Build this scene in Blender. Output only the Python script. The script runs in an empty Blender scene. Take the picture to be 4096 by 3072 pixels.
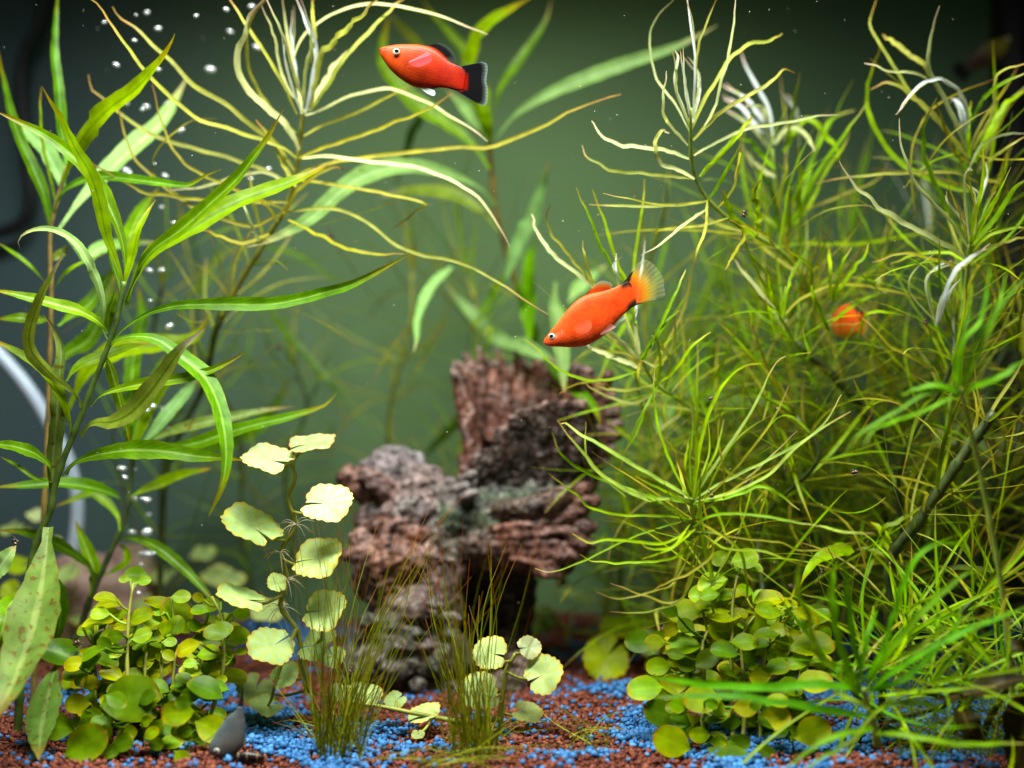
import bpy, math, random
import numpy as np
from mathutils import Vector, Matrix, noise, kdtree
random.seed(7); np.random.seed(7); noise.seed_set(7)
scn = bpy.context.scene
COL = scn.collection
# ------------------------------------------------------------------ camera
H = 0.1215                      # camera height over the gravel, level view
cam_d = bpy.data.cameras.new('camera'); cam = bpy.data.objects.new('camera', cam_d); COL.objects.link(cam)
cam.location = (0, 0, H); cam.rotation_euler = (math.pi/2, 0, 0)
cam_d.sensor_width = 36; cam_d.lens = 50; cam_d.clip_start = 0.02; cam_d.clip_end = 20
cam_d.dof.use_dof = True; cam_d.dof.focus_distance = 0.495; cam_d.dof.aperture_fstop = 4.4; cam_d.dof.aperture_blades = 0
scn.camera = cam
# ------------------------------------------------------------------ light of the room and the tank lamp
w = bpy.data.worlds.new('World'); scn.world = w; w.use_nodes = True
w.node_tree.nodes['Background'].inputs[0].default_value = (0.78, 1.0, 0.86, 1)
w.node_tree.nodes['Background'].inputs[1].default_value = 0.062
def lamp(name, loc, sx, sy, power, col, rot=(0,0,0)):
    l = bpy.data.lights.new(name, 'AREA'); l.shape = 'RECTANGLE'; l.size = sx; l.size_y = sy; l.energy = power; l.color = col
    o = bpy.data.objects.new(name, l); o.location = loc; o.rotation_euler = rot; COL.objects.link(o); return o
lamp('tank_lamp', (-0.045, 0.385, 0.468), 0.40, 0.10, 5.3, (0.985, 1.0, 0.95)).data.spread = math.radians(137)
scn.view_settings.view_transform = 'Standard'; scn.view_settings.look = 'None'; scn.view_settings.exposure = 0.0; scn.view_settings.gamma = 1
scn.cycles.use_denoising = True
scn.cycles.max_bounces = 10; scn.cycles.diffuse_bounces = 4; scn.cycles.transmission_bounces = 6; scn.cycles.transparent_max_bounces = 12
scn.cycles.sample_clamp_indirect = 4.0
# ------------------------------------------------------------------ helpers: picture crops -> points in the tank
K = 0.72/4096
CR = dict(U=(0,0,4096/2212), A=(0,0,1400/2212), B=(1300,0,1400/2212), C=(2600,0,1496/2212), D=(0,1000,1400/2212),
          E=(1300,1000,1400/2212), F=(2600,1000,1496/2212), G=(0,2000,1400/2167), H=(1300,2000,1400/2167),
          I=(2600,2000,1496/2212), J=(1300,1750,1200/1991), Y=(1480,120,500/2212), Z=(2120,1000,600/2212), Q=(700,2700,600/2212))
def P(c, x, y, d):
    ox, oy, s = CR[c]
    return Vector(((ox+x*s-2048)*K*d, d, H-(oy+y*s-1536)*K*d))
def px(c, n, d): return n*CR[c][2]*K*d
def ground_d(c, y):
    oy, s = CR[c][1], CR[c][2]
    return H/((oy+y*s-1536)*K)
CAM = Vector((0,0,H))
def spline(pts, n):
    """Catmull-Rom through pts, n+1 samples evenly spaced by length"""
    p = [Vector(q) for q in pts]
    if len(p) == 2: p = [p[0], (p[0]+p[1])/2, p[1]]
    p = [p[0]*2-p[1]] + p + [p[-1]*2-p[-2]]
    dense = []
    for i in range(1, len(p)-2):
        a, b, c, d = p[i-1], p[i], p[i+1], p[i+2]
        for k in range(10):
            t = k/10
            dense.append(0.5*((2*b)+(c-a)*t+(2*a-5*b+4*c-d)*t*t+(3*b-a-3*c+d)*t**3))
    dense.append(p[-2])
    L = [0]
    for i in range(1, len(dense)): L.append(L[-1]+(dense[i]-dense[i-1]).length)
    out = []; j = 0
    for k in range(n+1):
        s = L[-1]*k/n
        while j < len(L)-2 and L[j+1] < s: j += 1
        f = (s-L[j])/max(1e-9, L[j+1]-L[j]); out.append(dense[j].lerp(dense[j+1], min(1, f)))
    return out
def mesh_obj(name, verts, faces, m, parent=None, uv=None, smooth=True, col=None):
    me = bpy.data.meshes.new(name)
    off = parent.location if parent is not None and parent.parent is None else None
    if parent is not None and parent.parent is not None: off = parent.parent.location + parent.location
    V = [(v[0]-off[0], v[1]-off[1], v[2]-off[2]) for v in verts] if off is not None else [tuple(v) for v in verts]
    me.from_pydata(V, [], faces)
    if smooth: me.polygons.foreach_set('use_smooth', np.ones(len(me.polygons), dtype=bool))
    if uv is not None:
        l = me.uv_layers.new(name='UVMap'); idx = np.empty(len(me.loops), dtype=np.int32); me.loops.foreach_get('vertex_index', idx)
        l.data.foreach_set('uv', np.asarray(uv, dtype=np.float32)[idx].ravel())
    if col is not None:
        a = me.color_attributes.new('tint', 'FLOAT_COLOR', 'POINT'); a.data.foreach_set('color', np.asarray(col, dtype=np.float32).ravel())
    me.materials.append(m); me.update()
    o = bpy.data.objects.new(name, me); COL.objects.link(o)
    if parent is not None: o.parent = parent
    return o
def thing(name, label, cat, loc, group=None):
    o = bpy.data.objects.new(name, None); o.empty_display_size = 0.01; COL.objects.link(o); o.location = loc
    o['label'] = label; o['category'] = cat
    if group: o['group'] = group
    return o
def tag(o, label, cat, group=None):
    o['label'] = label; o['category'] = cat
    if group: o['group'] = group
    return o
def tube_geo(pts, radii, seg=8, flat=1.0):
    V, F, UV = [], [], []
    n = len(pts); ref = Vector((0.31, 0.77, 0.2)).normalized(); up = None
    for i, p in enumerate(pts):
        T = (pts[min(i+1, n-1)]-pts[max(i-1, 0)]).normalized()
        if up is None: up = T.cross(ref).normalized()
        up = (up-T*up.dot(T)).normalized(); sd = T.cross(up)
        for k in range(seg):
            a = 2*math.pi*k/seg
            V.append(p+(up*math.cos(a)+sd*math.sin(a)*flat)*radii[i]); UV.append((k/seg, i/(n-1)))
    for i in range(n-1):
        for k in range(seg):
            F.append((i*seg+k, i*seg+(k+1)%seg, (i+1)*seg+(k+1)%seg, (i+1)*seg+k))
    F.append(tuple(range(seg))[::-1]); F.append(tuple((n-1)*seg+k for k in range(seg)))
    return V, F, UV
def tube(name, pts, r, m, parent=None, seg=8, n=None, r1=None, knots=0):
    pts = spline(pts, n or max(6, 3*len(pts)))
    r1 = r if r1 is None else r1
    rad = [r+(r1-r)*i/(len(pts)-1) for i in range(len(pts))]
    if knots:
        rad = [q*(1.22 if i % knots == 0 else 0.97) for i, q in enumerate(rad)]
    V, F, UV = tube_geo(pts, rad, seg)
    return mesh_obj(name, V, F, m, parent, UV)
# ------------------------------------------------------------------ materials
def new_mat(name):
    m = bpy.data.materials.new(name); m.use_nodes = True; nt = m.node_tree; nt.nodes.clear()
    out = nt.nodes.new('ShaderNodeOutputMaterial'); return m, nt, out
def N(nt, t, **kw):
    n = nt.nodes.new('ShaderNode'+t)
    for k, v in kw.items():
        if k.startswith('i_'):
            n.inputs[int(k[2:])].default_value = v
        else: setattr(n, k, v)
    return n
def mixc(nt, fac, a, b, mode='MIX'):
    n = nt.nodes.new('ShaderNodeMix'); n.data_type = 'RGBA'; n.blend_type = mode
    for s, v in ((n.inputs[0], fac), (n.inputs[6], a), (n.inputs[7], b)):
        if hasattr(v, 'links'): nt.links.new(v, s)
        else: s.default_value = v if not isinstance(v, tuple) or len(v) == 4 else (*v, 1)
    return n.outputs[2]
def ramp(nt, fac, stops):
    r = nt.nodes.new('ShaderNodeValToRGB'); e = r.color_ramp.elements
    while len(e) < len(stops): e.new(0.5)
    for q, (p, c) in zip(e, stops): q.position = p; q.color = c if len(c) == 4 else (*c, 1)
    nt.links.new(fac, r.inputs[0]); return r.outputs[0]
def leaf_mat(name, base, edge, tip, rib, transl=0.45, rough=0.38, noise_amt=0.35, hue=0.014, tip_from=0.86, spots=None, back=None, vein=0.0, glow=.62):
    """a thin plant leaf: colour by place on the blade (u across, v along), light passes through"""
    m, nt, out = new_mat(name); L = nt.links.new
    uv = N(nt, 'UVMap'); sep = N(nt, 'SeparateXYZ'); L(uv.outputs[0], sep.inputs[0])
    geo = N(nt, 'NewGeometry'); tc = N(nt, 'TexCoord'); inf = N(nt, 'ObjectInfo')
    nz = N(nt, 'TexNoise'); nz.inputs['Scale'].default_value = 160; nz.inputs['Detail'].default_value = 4; L(tc.outputs['Object'], nz.inputs['Vector'])
    # across: distance from the midrib
    a = N(nt, 'Math', operation='SUBTRACT'); L(sep.outputs[0], a.inputs[0]); a.inputs[1].default_value = 0.5
    ab = N(nt, 'Math', operation='ABSOLUTE'); L(a.outputs[0], ab.inputs[0])
    ribf = ramp(nt, ab.outputs[0], [(0.0, (1,1,1)), (0.055, (.75,.75,.75)), (0.09, (0,0,0))])
    edgef = ramp(nt, ab.outputs[0], [(0.30, (0,0,0)), (0.5, (.9,.9,.9))])
    mul = N(nt, 'Math', operation='MULTIPLY'); L(edgef, mul.inputs[0]); L(nz.outputs[0], mul.inputs[1])
    mul2 = N(nt, 'Math', operation='MULTIPLY'); L(mul.outputs[0], mul2.inputs[0]); mul2.inputs[1].default_value = 1.5
    c = mixc(nt, mul2.outputs[0], base, edge)
    if vein:
        wv = N(nt, 'Math', operation='MULTIPLY'); L(sep.outputs[1], wv.inputs[0]); wv.inputs[1].default_value = 34
        ad = N(nt, 'Math', operation='MULTIPLY_ADD'); L(ab.outputs[0], ad.inputs[0]); ad.inputs[1].default_value = -9.0; L(wv.outputs[0], ad.inputs[2])
        si = N(nt, 'Math', operation='SINE'); m6 = N(nt, 'Math', operation='MULTIPLY'); L(ad.outputs[0], m6.inputs[0]); m6.inputs[1].default_value = 3.1416; L(m6.outputs[0], si.inputs[0])
        vf = ramp(nt, si.outputs[0], [(0.86, (0,0,0)), (1.0, (vein,vein,vein))])
        c = mixc(nt, vf, c, rib)
    c = mixc(nt, ribf, c, rib)
    jt = N(nt, 'Math', operation='MULTIPLY_ADD'); L(nz.outputs[0], jt.inputs[0]); jt.inputs[1].default_value = 0.12; L(sep.outputs[1], jt.inputs[2])
    tf = ramp(nt, jt.outputs[0], [(tip_from, (0,0,0)), (min(1, tip_from+0.13), (.85,.85,.85))])
    c = mixc(nt, tf, c, tip)
    if spots:
        n2 = N(nt, 'TexNoise'); n2.inputs['Scale'].default_value = 420; n2.inputs['Detail'].default_value = 5; L(tc.outputs['Object'], n2.inputs['Vector'])
        sf = ramp(nt, n2.outputs[0], [(0.56, (0,0,0)), (0.66, (.8,.8,.8))]); c = mixc(nt, sf, c, spots)
    dk = N(nt, 'MapRange'); L(nz.outputs[0], dk.inputs[0]); dk.inputs[1].default_value = 0.3; dk.inputs[2].default_value = 0.7; dk.inputs[3].default_value = 1-noise_amt; dk.inputs[4].default_value = 1+noise_amt*0.6
    hsv = N(nt, 'HueSaturation'); L(c, hsv.inputs['Color']); hsv.inputs['Saturation'].default_value = 1.13
    hr = N(nt, 'MapRange'); L(inf.outputs['Random'], hr.inputs[0]); hr.inputs[3].default_value = 0.5-hue; hr.inputs[4].default_value = 0.5+hue; L(hr.outputs[0], hsv.inputs['Hue'])
    r2 = N(nt, 'Math', operation='MULTIPLY'); L(inf.outputs['Random'], r2.inputs[0]); r2.inputs[1].default_value = 17.31
    fr = N(nt, 'Math', operation='FRACT'); L(r2.outputs[0], fr.inputs[0])
    vr = N(nt, 'MapRange'); L(fr.outputs[0], vr.inputs[0]); vr.inputs[3].default_value = 0.72; vr.inputs[4].default_value = 1.25
    vm = N(nt, 'Math', operation='MULTIPLY'); L(vr.outputs[0], vm.inputs[0]); L(dk.outputs[0], vm.inputs[1]); L(vm.outputs[0], hsv.inputs['Value'])
    col = hsv.outputs[0]
    bp = N(nt, 'Bump'); bp.inputs['Strength'].default_value = 0.25; bp.inputs['Distance'].default_value = 0.0006; L(nz.outputs[0], bp.inputs['Height'])
    pb = N(nt, 'BsdfPrincipled'); L(col, pb.inputs['Base Color']); pb.inputs['Roughness'].default_value = rough; pb.inputs['Specular IOR Level'].default_value = 0.13
    L(bp.outputs[0], pb.inputs['Normal'])
    tr = N(nt, 'BsdfTranslucent'); tcx = mixc(nt, 1.0, col, (1.0, 1.0, glow, 1), 'MULTIPLY'); L(tcx, tr.inputs[0])
    mx = N(nt, 'MixShader'); mx.inputs[0].default_value = transl; L(pb.outputs[0], mx.inputs[1]); L(tr.outputs[0], mx.inputs[2]); L(mx.outputs[0], out.inputs[0])
    return m
def plain_mat(name, c1, c2, scale=200, rough=0.5, bump=0.3, bdist=0.0008, spec=0.3, detail=6, c3=None):
    m, nt, out = new_mat(name); L = nt.links.new
    tc = N(nt, 'TexCoord'); nz = N(nt, 'TexNoise'); nz.inputs['Scale'].default_value = scale; nz.inputs['Detail'].default_value = detail; L(tc.outputs['Object'], nz.inputs['Vector'])
    st = [(0.35, c1), (0.65, c2)] if c3 is None else [(0.3, c1), (0.52, c2), (0.7, c3)]
    c = ramp(nt, nz.outputs[0], st)
    pb = N(nt, 'BsdfPrincipled'); L(c, pb.inputs['Base Color']); pb.inputs['Roughness'].default_value = rough; pb.inputs['Specular IOR Level'].default_value = spec
    bp = N(nt, 'Bump'); bp.inputs['Strength'].default_value = bump; bp.inputs['Distance'].default_value = bdist; L(nz.outputs[0], bp.inputs['Height']); L(bp.outputs[0], pb.inputs['Normal'])
    L(pb.outputs[0], out.inputs[0]); return m
M = {}
M['willow'] = leaf_mat('willow_leaf_green', (.125,.275,.018), (.18,.30,.016), (.26,.20,.02), (.34,.50,.13), .42, .34, vein=.35)
M['willow_yellow'] = leaf_mat('willow_leaf_yellow_green', (.26,.43,.02), (.24,.34,.015), (.36,.24,.02), (.15,.28,.01), .5, .36, vein=.25)
M['willow_dark'] = leaf_mat('willow_leaf_dark', (.085,.20,.016), (.15,.22,.016), (.20,.14,.02), (.20,.36,.07), .35, .30, vein=.3)
M['willow_pale'] = leaf_mat('willow_leaf_pale', (.34,.58,.20), (.38,.60,.20), (.5,.45,.2), (.55,.75,.36), .45, .36, noise_amt=.2)
M['willow_olive'] = leaf_mat('willow_leaf_olive', (.20,.27,.05), (.19,.19,.05), (.34,.28,.22), (.10,.15,.02), .4, .4)
M['willow_old'] = leaf_mat('willow_leaf_old', (.20,.32,.08), (.20,.26,.06), (.25,.16,.05), (.36,.46,.16), .38, .4, spots=(.17,.10,.02))
M['thin'] = leaf_mat('thin_leaf_olive', (.36,.39,.085), (.34,.35,.07), (.40,.25,.09), (.46,.48,.16), .42, .4, hue=.012)
M['thin_gold'] = leaf_mat('thin_leaf_gold', (.32,.31,.045), (.30,.27,.04), (.32,.18,.06), (.38,.36,.09), .42, .4, hue=.012)
M['thin_green'] = leaf_mat('thin_leaf_green', (.24,.42,.036), (.28,.40,.034), (.42,.36,.12), (.30,.44,.08), .45, .42)
M['thin_lime'] = leaf_mat('thin_leaf_lime', (.29,.48,.024), (.31,.46,.024), (.40,.34,.05), (.36,.50,.07), .48, .38, hue=.015)
M['thin_fresh'] = leaf_mat('thin_leaf_fresh_green', (.125,.34,.020), (.15,.33,.018), (.18,.32,.03), (.16,.38,.04), .48, .5, hue=.015)
M['thin_pale'] = leaf_mat('thin_leaf_pale', (.60,.66,.30), (.58,.62,.28), (.62,.48,.34), (.68,.72,.42), .45, .4, noise_amt=.2)
M['thin_white'] = leaf_mat('thin_leaf_white', (.64,.70,.70), (.58,.64,.58), (.70,.52,.42), (.90,.92,.90), .4, .4, noise_amt=.12, hue=.01)
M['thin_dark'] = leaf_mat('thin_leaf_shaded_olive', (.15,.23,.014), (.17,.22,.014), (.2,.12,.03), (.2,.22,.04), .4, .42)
M['penny'] = leaf_mat('pennywort_leaf', (.47,.63,.27), (.52,.58,.13), (.58,.44,.09), (.52,.67,.32), .42, .5, noise_amt=.28, glow=.85, hue=.012, tip_from=.90)
M['penny_white'] = leaf_mat('pennywort_leaf_pale', (.56,.66,.36), (.60,.62,.24), (.70,.50,.16), (.60,.72,.46), .38, .5, noise_amt=.22, glow=.9, hue=.01, tip_from=.93)
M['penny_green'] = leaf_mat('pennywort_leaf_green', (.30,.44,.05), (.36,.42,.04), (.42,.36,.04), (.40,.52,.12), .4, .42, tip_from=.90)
M['bush'] = leaf_mat('oval_leaf_green', (.26,.42,.022), (.42,.40,.02), (.46,.36,.03), (.32,.48,.06), .45, .42, hue=.02, tip_from=.9)
M['bush_yellow'] = leaf_mat('oval_leaf_yellow', (.38,.45,.035), (.46,.42,.03), (.46,.34,.03), (.44,.50,.08), .42, .38, hue=.015, tip_from=.9)
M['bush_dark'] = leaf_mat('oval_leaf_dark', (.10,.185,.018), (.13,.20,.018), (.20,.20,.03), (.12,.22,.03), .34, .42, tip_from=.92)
M['bush_pale'] = leaf_mat('oval_leaf_fresh', (.36,.56,.08), (.40,.54,.07), (.5,.5,.1), (.44,.62,.16), .45, .42, tip_from=.93)
M['hair'] = leaf_mat('hair_grass_blade', (.12,.135,.012), (.12,.125,.012), (.26,.08,.015), (.20,.22,.03), .35, .42, hue=.03, tip_from=.80)
M['hair_light'] = leaf_mat('hair_grass_blade_light', (.30,.34,.05), (.28,.30,.04), (.36,.16,.03), (.34,.38,.08), .35, .42, tip_from=.84)
M['stem'] = plain_mat('plant_stem_green', (.035,.07,.010), (.085,.14,.02), 140, .42)
M['stem_dark'] = plain_mat('plant_stem_dark', (.025,.035,.01), (.06,.09,.02), 140, .45)
M['stem_olive'] = plain_mat('plant_stem_olive', (.16,.18,.02), (.32,.33,.05), 160, .42)
M['stem_lime'] = plain_mat('plant_stem_lime', (.20,.32,.03), (.34,.46,.07), 160, .42)
M['stem_brown'] = plain_mat('plant_stem_brown', (.10,.075,.02), (.24,.17,.04), 160, .45)
M['root'] = plain_mat('fine_root_white', (.42,.36,.22), (.60,.56,.40), 200, .5)
# ------------------------------------------------------------------ leaves
def prof(kind, t):
    if kind == 'strap':       # willow leaf: thin stalk, long blade, pointed tip
        if t < .10: return .20
        s = (t-.10)/.90
        return .20 + .80*min(1, (s/.34))**.8*1.0 if s < .34 else max(.03, (1-((s-.34)/.66)**1.9))
    if kind == 'blade':       # strap without stalk
        return max(.03, min(1, .35+t/.22*.65) if t < .22 else (1-((t-.22)/.78)**2.2))
    if kind == 'ribbon':
        return max(.16, min(1, .55+t*3) * (1 if t < .55 else 1-.8*((t-.55)/.45)**1.6))
    if kind == 'hair':
        return max(.15, 1-.75*t)
    return 1
def ribbon_geo(pts, wid, kind, across=3, fold=.22, tilt=.5, twist=0., und=0., W0=None, rng=random):
    n = len(pts)-1; V, F, UV = [], [], []
    mid = n//2; Tm = (pts[min(n, mid+1)]-pts[mid-1]).normalized(); Vm = (pts[mid]-CAM).normalized(); Sm = Tm.cross(Vm)
    sgn = 1 if Sm.z >= 0 else -1
    ph = rng.random()*6.28; fq = rng.uniform(5, 9)
    for i, p in enumerate(pts):
        t = i/n
        T = (pts[min(i+1, n)]-pts[max(i-1, 0)]).normalized()
        if W0 is None:
            v = (p-CAM).normalized(); S = T.cross(v)
            S = S.normalized() if S.length > 1e-4 else Vector((1,0,0))
            B = S.cross(T).normalized(); a = sgn*tilt+twist*(t-.5)
            Wd = S*math.cos(a)+B*math.sin(a)
            sc = 1/max(.45, math.cos(tilt))
        else:
            Wd = (W0-T*W0.dot(T)).normalized(); a = twist*(t-.5)
            B0 = Wd.cross(T); Wd = Wd*math.cos(a)+B0*math.sin(a); sc = 1
        Nn = Wd.cross(T).normalized()
        if Nn.z < 0: Nn = -Nn
        hw = wid*.5*sc*prof(kind, t)
        for k in range(across):
            u = k/(across-1); q = 2*u-1
            lift = abs(q)*fold*hw
            if und: lift += math.sin(t*fq*3+ph+(2.1 if q > 0 else 0))*und*hw*abs(q)**1.5
            jag = 1
            if und and abs(q) > .99: jag = 1+.05*math.sin(i*2.4+ph)
            V.append(p+Wd*(q*hw*jag)+Nn*lift); UV.append((u, t))
    for i in range(n):
        for k in range(across-1):
            a = i*across+k; F.append((a, a+1, a+across+1, a+across))
    return V, F, UV
def leaf(root, c, pts, w, d0, d1, m, kind='ribbon', name='leaf', n=None, tilt=None, fold=None, twist=None, bow=None):
    """leaf traced from its base to its tip in crop c; d0, d1 = distance of base and tip"""
    k = len(pts)-1
    if bow is None: bow = random.uniform(-.006, .010)
    P3 = [P(c, x, y, d0+(d1-d0)*(i/k)-bow*math.sin(math.pi*i/k)) for i, (x, y) in enumerate(pts)]
    big = kind in ('strap', 'blade')
    n = n or (26 if big else min(30, 10+3*len(pts)))
    if kind == 'ribbon': w = w*.74
    jit = 0 if big else px(c, w, d0)*random.uniform(.10, .34)
    tilt = random.uniform(.35, .75) if tilt is None else tilt
    fold = (random.uniform(.18, .42) if big else random.uniform(.15, .5)) if fold is None else fold
    twist = random.uniform(-.5, .5) if twist is None else twist
    S = spline(P3, n)
    if jit:      # narrow leaves are never smooth curves: small bends along the blade
        ph = random.random()*9
        S = [q+Vector((noise.noise(Vector((i*.38, ph, 0))), 0, noise.noise(Vector((i*.38, ph, 7)))))*jit*min(1, i/4)*1.6 for i, q in enumerate(S)]
    V, F, UV = ribbon_geo(S, px(c, w, (d0+d1)/2), kind, 5 if big else 3, fold, tilt, twist, .10 if big else .12)
    return mesh_obj(name, V, F, M[m] if isinstance(m, str) else m, root, UV)
def whorl_leaf(root, p, axis, out, length, width, m, th0, kappa, wob, name='leaf', n=12, kind='ribbon'):
    """a free thin leaf growing from stem point p"""
    axis = axis.normalized(); side = axis.cross(out).normalized(); q = p.copy(); pts = [q.copy()]; th = th0; ds = length/n
    ph = random.random()*6.28
    for i in range(n):
        dirv = axis*math.cos(th)+out*math.sin(th)+side*math.sin(ph+i*.35)*wob
        q = q+dirv.normalized()*ds; pts.append(q.copy()); th += kappa*ds/length + random.gauss(0, .05)
    V, F, UV = ribbon_geo(pts, width, kind, 3, random.uniform(.1, .4), .3, random.uniform(-1.2, 1.2), .1, W0=side)
    return mesh_obj(name, V, F, M[m], root, UV)
def grow(root, stem, t0, t1, whorls, per, length, width, mats, th=(.7, 1.25), kap=(-.7, .9), wob=.12, crown=0, crown_mats=None, zmax=.33):
    """whorls of thin leaves along a stem polyline (list of points), and a crown at its top"""
    S = spline(stem, 60)
    for w_ in range(whorls):
        t = t0+(t1-t0)*(w_+random.uniform(-.2, .2))/max(1, whorls-1); i = int(max(0, min(59, t*60)))
        p = S[i]; ax = (S[min(60, i+1)]-S[max(0, i-1)]).normalized(); ax = (ax+Vector((0,0,.5))).normalized()
        ref = ax.cross(Vector((0,1,0.01))).normalized(); r2 = ax.cross(ref); a0 = random.random()*6.28
        for k in range(per):
            a = a0+6.283*k/per+random.uniform(-.3, .3); o = ref*math.cos(a)+r2*math.sin(a)
            ln = length*random.uniform(.6, 1.15)
            if p.z+ln*.4 > zmax+.04: continue
            whorl_leaf(root, p, ax, o, ln, width*random.uniform(.75, 1.25), random.choice(mats), random.uniform(*th), random.uniform(*kap), wob)
    p = S[-1]; ax = (S[60]-S[57]).normalized()
    ref = ax.cross(Vector((0,1,0.01))).normalized(); r2 = ax.cross(ref)
    for k in range(crown):
        a = 6.283*k/max(1, crown)+random.uniform(-.4, .4); o = ref*math.cos(a)+r2*math.sin(a)
        whorl_leaf(root, p, ax, o, length*random.uniform(.45, .9), width*random.uniform(.8, 1.2), random.choice(crown_mats or mats), random.uniform(.05, .5), random.uniform(-.4, .9), wob)
def TR(root, c, d, rows, kind='ribbon', dd=.03):
    """rows: (width, material, [(x, y) ...])  traced leaves of one plant"""
    for r in rows:
        w_, m, pts = r[0], r[1], r[2]
        k = r[3] if len(r) > 3 else kind
        dz = r[4] if len(r) > 4 else random.uniform(-dd, dd*.7)
        if m == 'thin_white':
            leaf(root, c, pts, w_*.72, d, d+dz, m, k)
            j = [(x+random.uniform(-1, 1)*34*i/(len(pts)-1), y+random.uniform(-1, 1)*34*i/(len(pts)-1)) for i, (x, y) in enumerate(pts)]
            leaf(root, c, j, w_*.5, d, d+dz+random.uniform(-.01, .01), random.choice(['thin_white', 'thin_pale']), k); continue
        leaf(root, c, pts, w_, d, d+dz, m, k)
def stem_pts(c, pts, d0, d1=None):
    d1 = d0 if d1 is None else d1; n = len(pts)-1
    return [P(c, x, y, d0+(d1-d0)*i/n) for i, (x, y) in enumerate(pts)]
def plant(name, label, cat, base, group=None):
    base = Vector(base); base.z = 0.0
    return thing(name, label, cat, base, group)
GW, GT, GP, GB, GH = 'willow leaved stem plants', 'thin leaved stem plants', 'pennyworts', 'oval leaved bushes', 'hair grass clumps'

# ------------------------------------------------------------------ willow leaved plants (left)
# front plant
r = plant('willow_leaf_plant', 'sharp willow-leaved plant with thick dark green leaning stem and long drooping blades', 'plant', P('G', 90, 1290, .500), GW)
tube('stem', stem_pts('D', [(110,3080),(125,2800),(150,2400),(185,2050),(235,1830),(315,1659),(345,1500),(395,1340),(455,1190),(520,1030),(600,820),(645,710),(690,590),(730,480),(752,380),(770,290),(785,200)], .500), px('D', 28, .5), M['stem'], r, 10, 84, px('D', 15, .5), knots=7)
TR(r, 'D', .500, [
 (88,'willow',[(725,560),(790,490),(900,420),(1000,380),(1150,350),(1400,345),(1700,345),(1900,310),(2050,270),(2212,225),(2400,130),(2594,20)],'strap',-.02),
 (115,'willow',[(690,610),(730,570),(850,545),(1000,570),(1150,680),(1290,800),(1370,950),(1410,1100),(1430,1300),(1400,1500),(1317,1685)],'strap',-.035),
 (125,'willow_olive',[(510,1180),(560,1110),(620,1090),(700,1090),(780,1060),(850,1010),(950,900),(1050,760),(1150,620),(1290,500)],'strap',-.03),
 (72,'willow',[(570,990),(640,920),(760,880),(900,850),(1050,830),(1200,805),(1350,755),(1480,690),(1550,640)],'strap',-.012),
 (122,'willow',[(415,1420),(450,1360),(560,1310),(700,1280),(850,1265),(1050,1275),(1250,1305),(1400,1315),(1540,1330)],'strap',-.015),
 (80,'willow_olive',[(515,1000),(495,930),(400,850),(330,790),(260,720),(200,640),(185,540),(220,400),(280,250),(350,120),(410,0)],'strap',-.03),
 (70,'willow_yellow',[(450,1170),(440,1080),(400,950),(330,830),(230,720),(100,640),(0,590),(-80,550)],'strap',-.01),
 (72,'willow',[(680,530),(660,490),(590,430),(480,380),(330,340),(180,300),(0,260),(-60,240)],'strap',-.015),
 (56,'willow_pale',[(690,580),(650,500),(655,350),(630,230),(590,130),(560,79),(500,-20),(420,-90),(320,-130),(230,-130),(150,-100),(112,-50),(125,-10)],'strap',-.01),
 (75,'willow',[(330,1420),(310,1360),(240,1300),(180,1270),(80,1240),(0,1230),(-80,1210)],'strap',-.02),
 (26,'willow_dark',[(340,1470),(215,1440),(100,1360),(0,1305)],'strap',.0),
 (118,'willow_yellow',[(800,350),(830,240),(880,130),(940,40),(1000,-10),(1200,-130),(1400,-250),(1600,-340),(1850,-430),(2000,-500),(2120,-570)],'strap',.015),
 (84,'willow_dark',[(785,330),(830,220),(880,110),(980,-10),(1150,-130),(1350,-310),(1500,-450),(1600,-580),(1700,-720),(1790,-890)],'strap',-.02),
 (88,'willow_yellow',[(780,270),(770,180),(730,60),(670,-100),(620,-330),(560,-500),(470,-650),(400,-810),(330,-920),(265,-1035)],'strap',-.02),
 (92,'willow_dark',[(785,250),(790,60),(760,-100),(700,-250),(640,-380),(560,-490),(430,-620),(280,-730),(120,-810),(0,-865),(-60,-880)],'strap',.0),
 (56,'willow_yellow',[(775,290),(800,170),(830,79),(870,-100),(920,-210),(985,-320)],'strap',.01),
 (40,'willow',[(765,280),(740,180),(700,50),(640,-230)],'strap',.012),
 (58,'willow_dark',[(675,520),(690,400),(715,320),(742,240)],'blade',-.01),
 (64,'willow',[(655,690),(690,720),(730,850),(770,1000),(825,1240)],'blade',.012),
 (92,'willow_old',[(330,1560),(335,1300),(360,1050),(375,800),(385,620),(330,480),(268,400)],'blade',.006),
 (70,'willow_yellow',[(420,830),(460,770),(530,715),(700,650),(820,610),(950,590)],'strap',.03),
])
TR(r, 'G', .490, [
 (300,'willow_old',[(300,170),(275,400),(230,680),(150,960),(60,1180),(-60,1400)],'strap',-.05),
 (200,'willow_old',[(372,1000),(330,1080),(290,1250),(255,1420),(240,1610)],'strap',-.03),
 (120,'willow_dark',[(330,460),(360,560),(375,720),(350,900)],'strap',.02),
 (130,'willow_pale',[(-60,480),(10,400),(60,330),(100,280)],'blade',.0),
 (150,'willow',[(130,580),(60,660),(20,800),(-60,960)],'strap',-.02),
])
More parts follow.
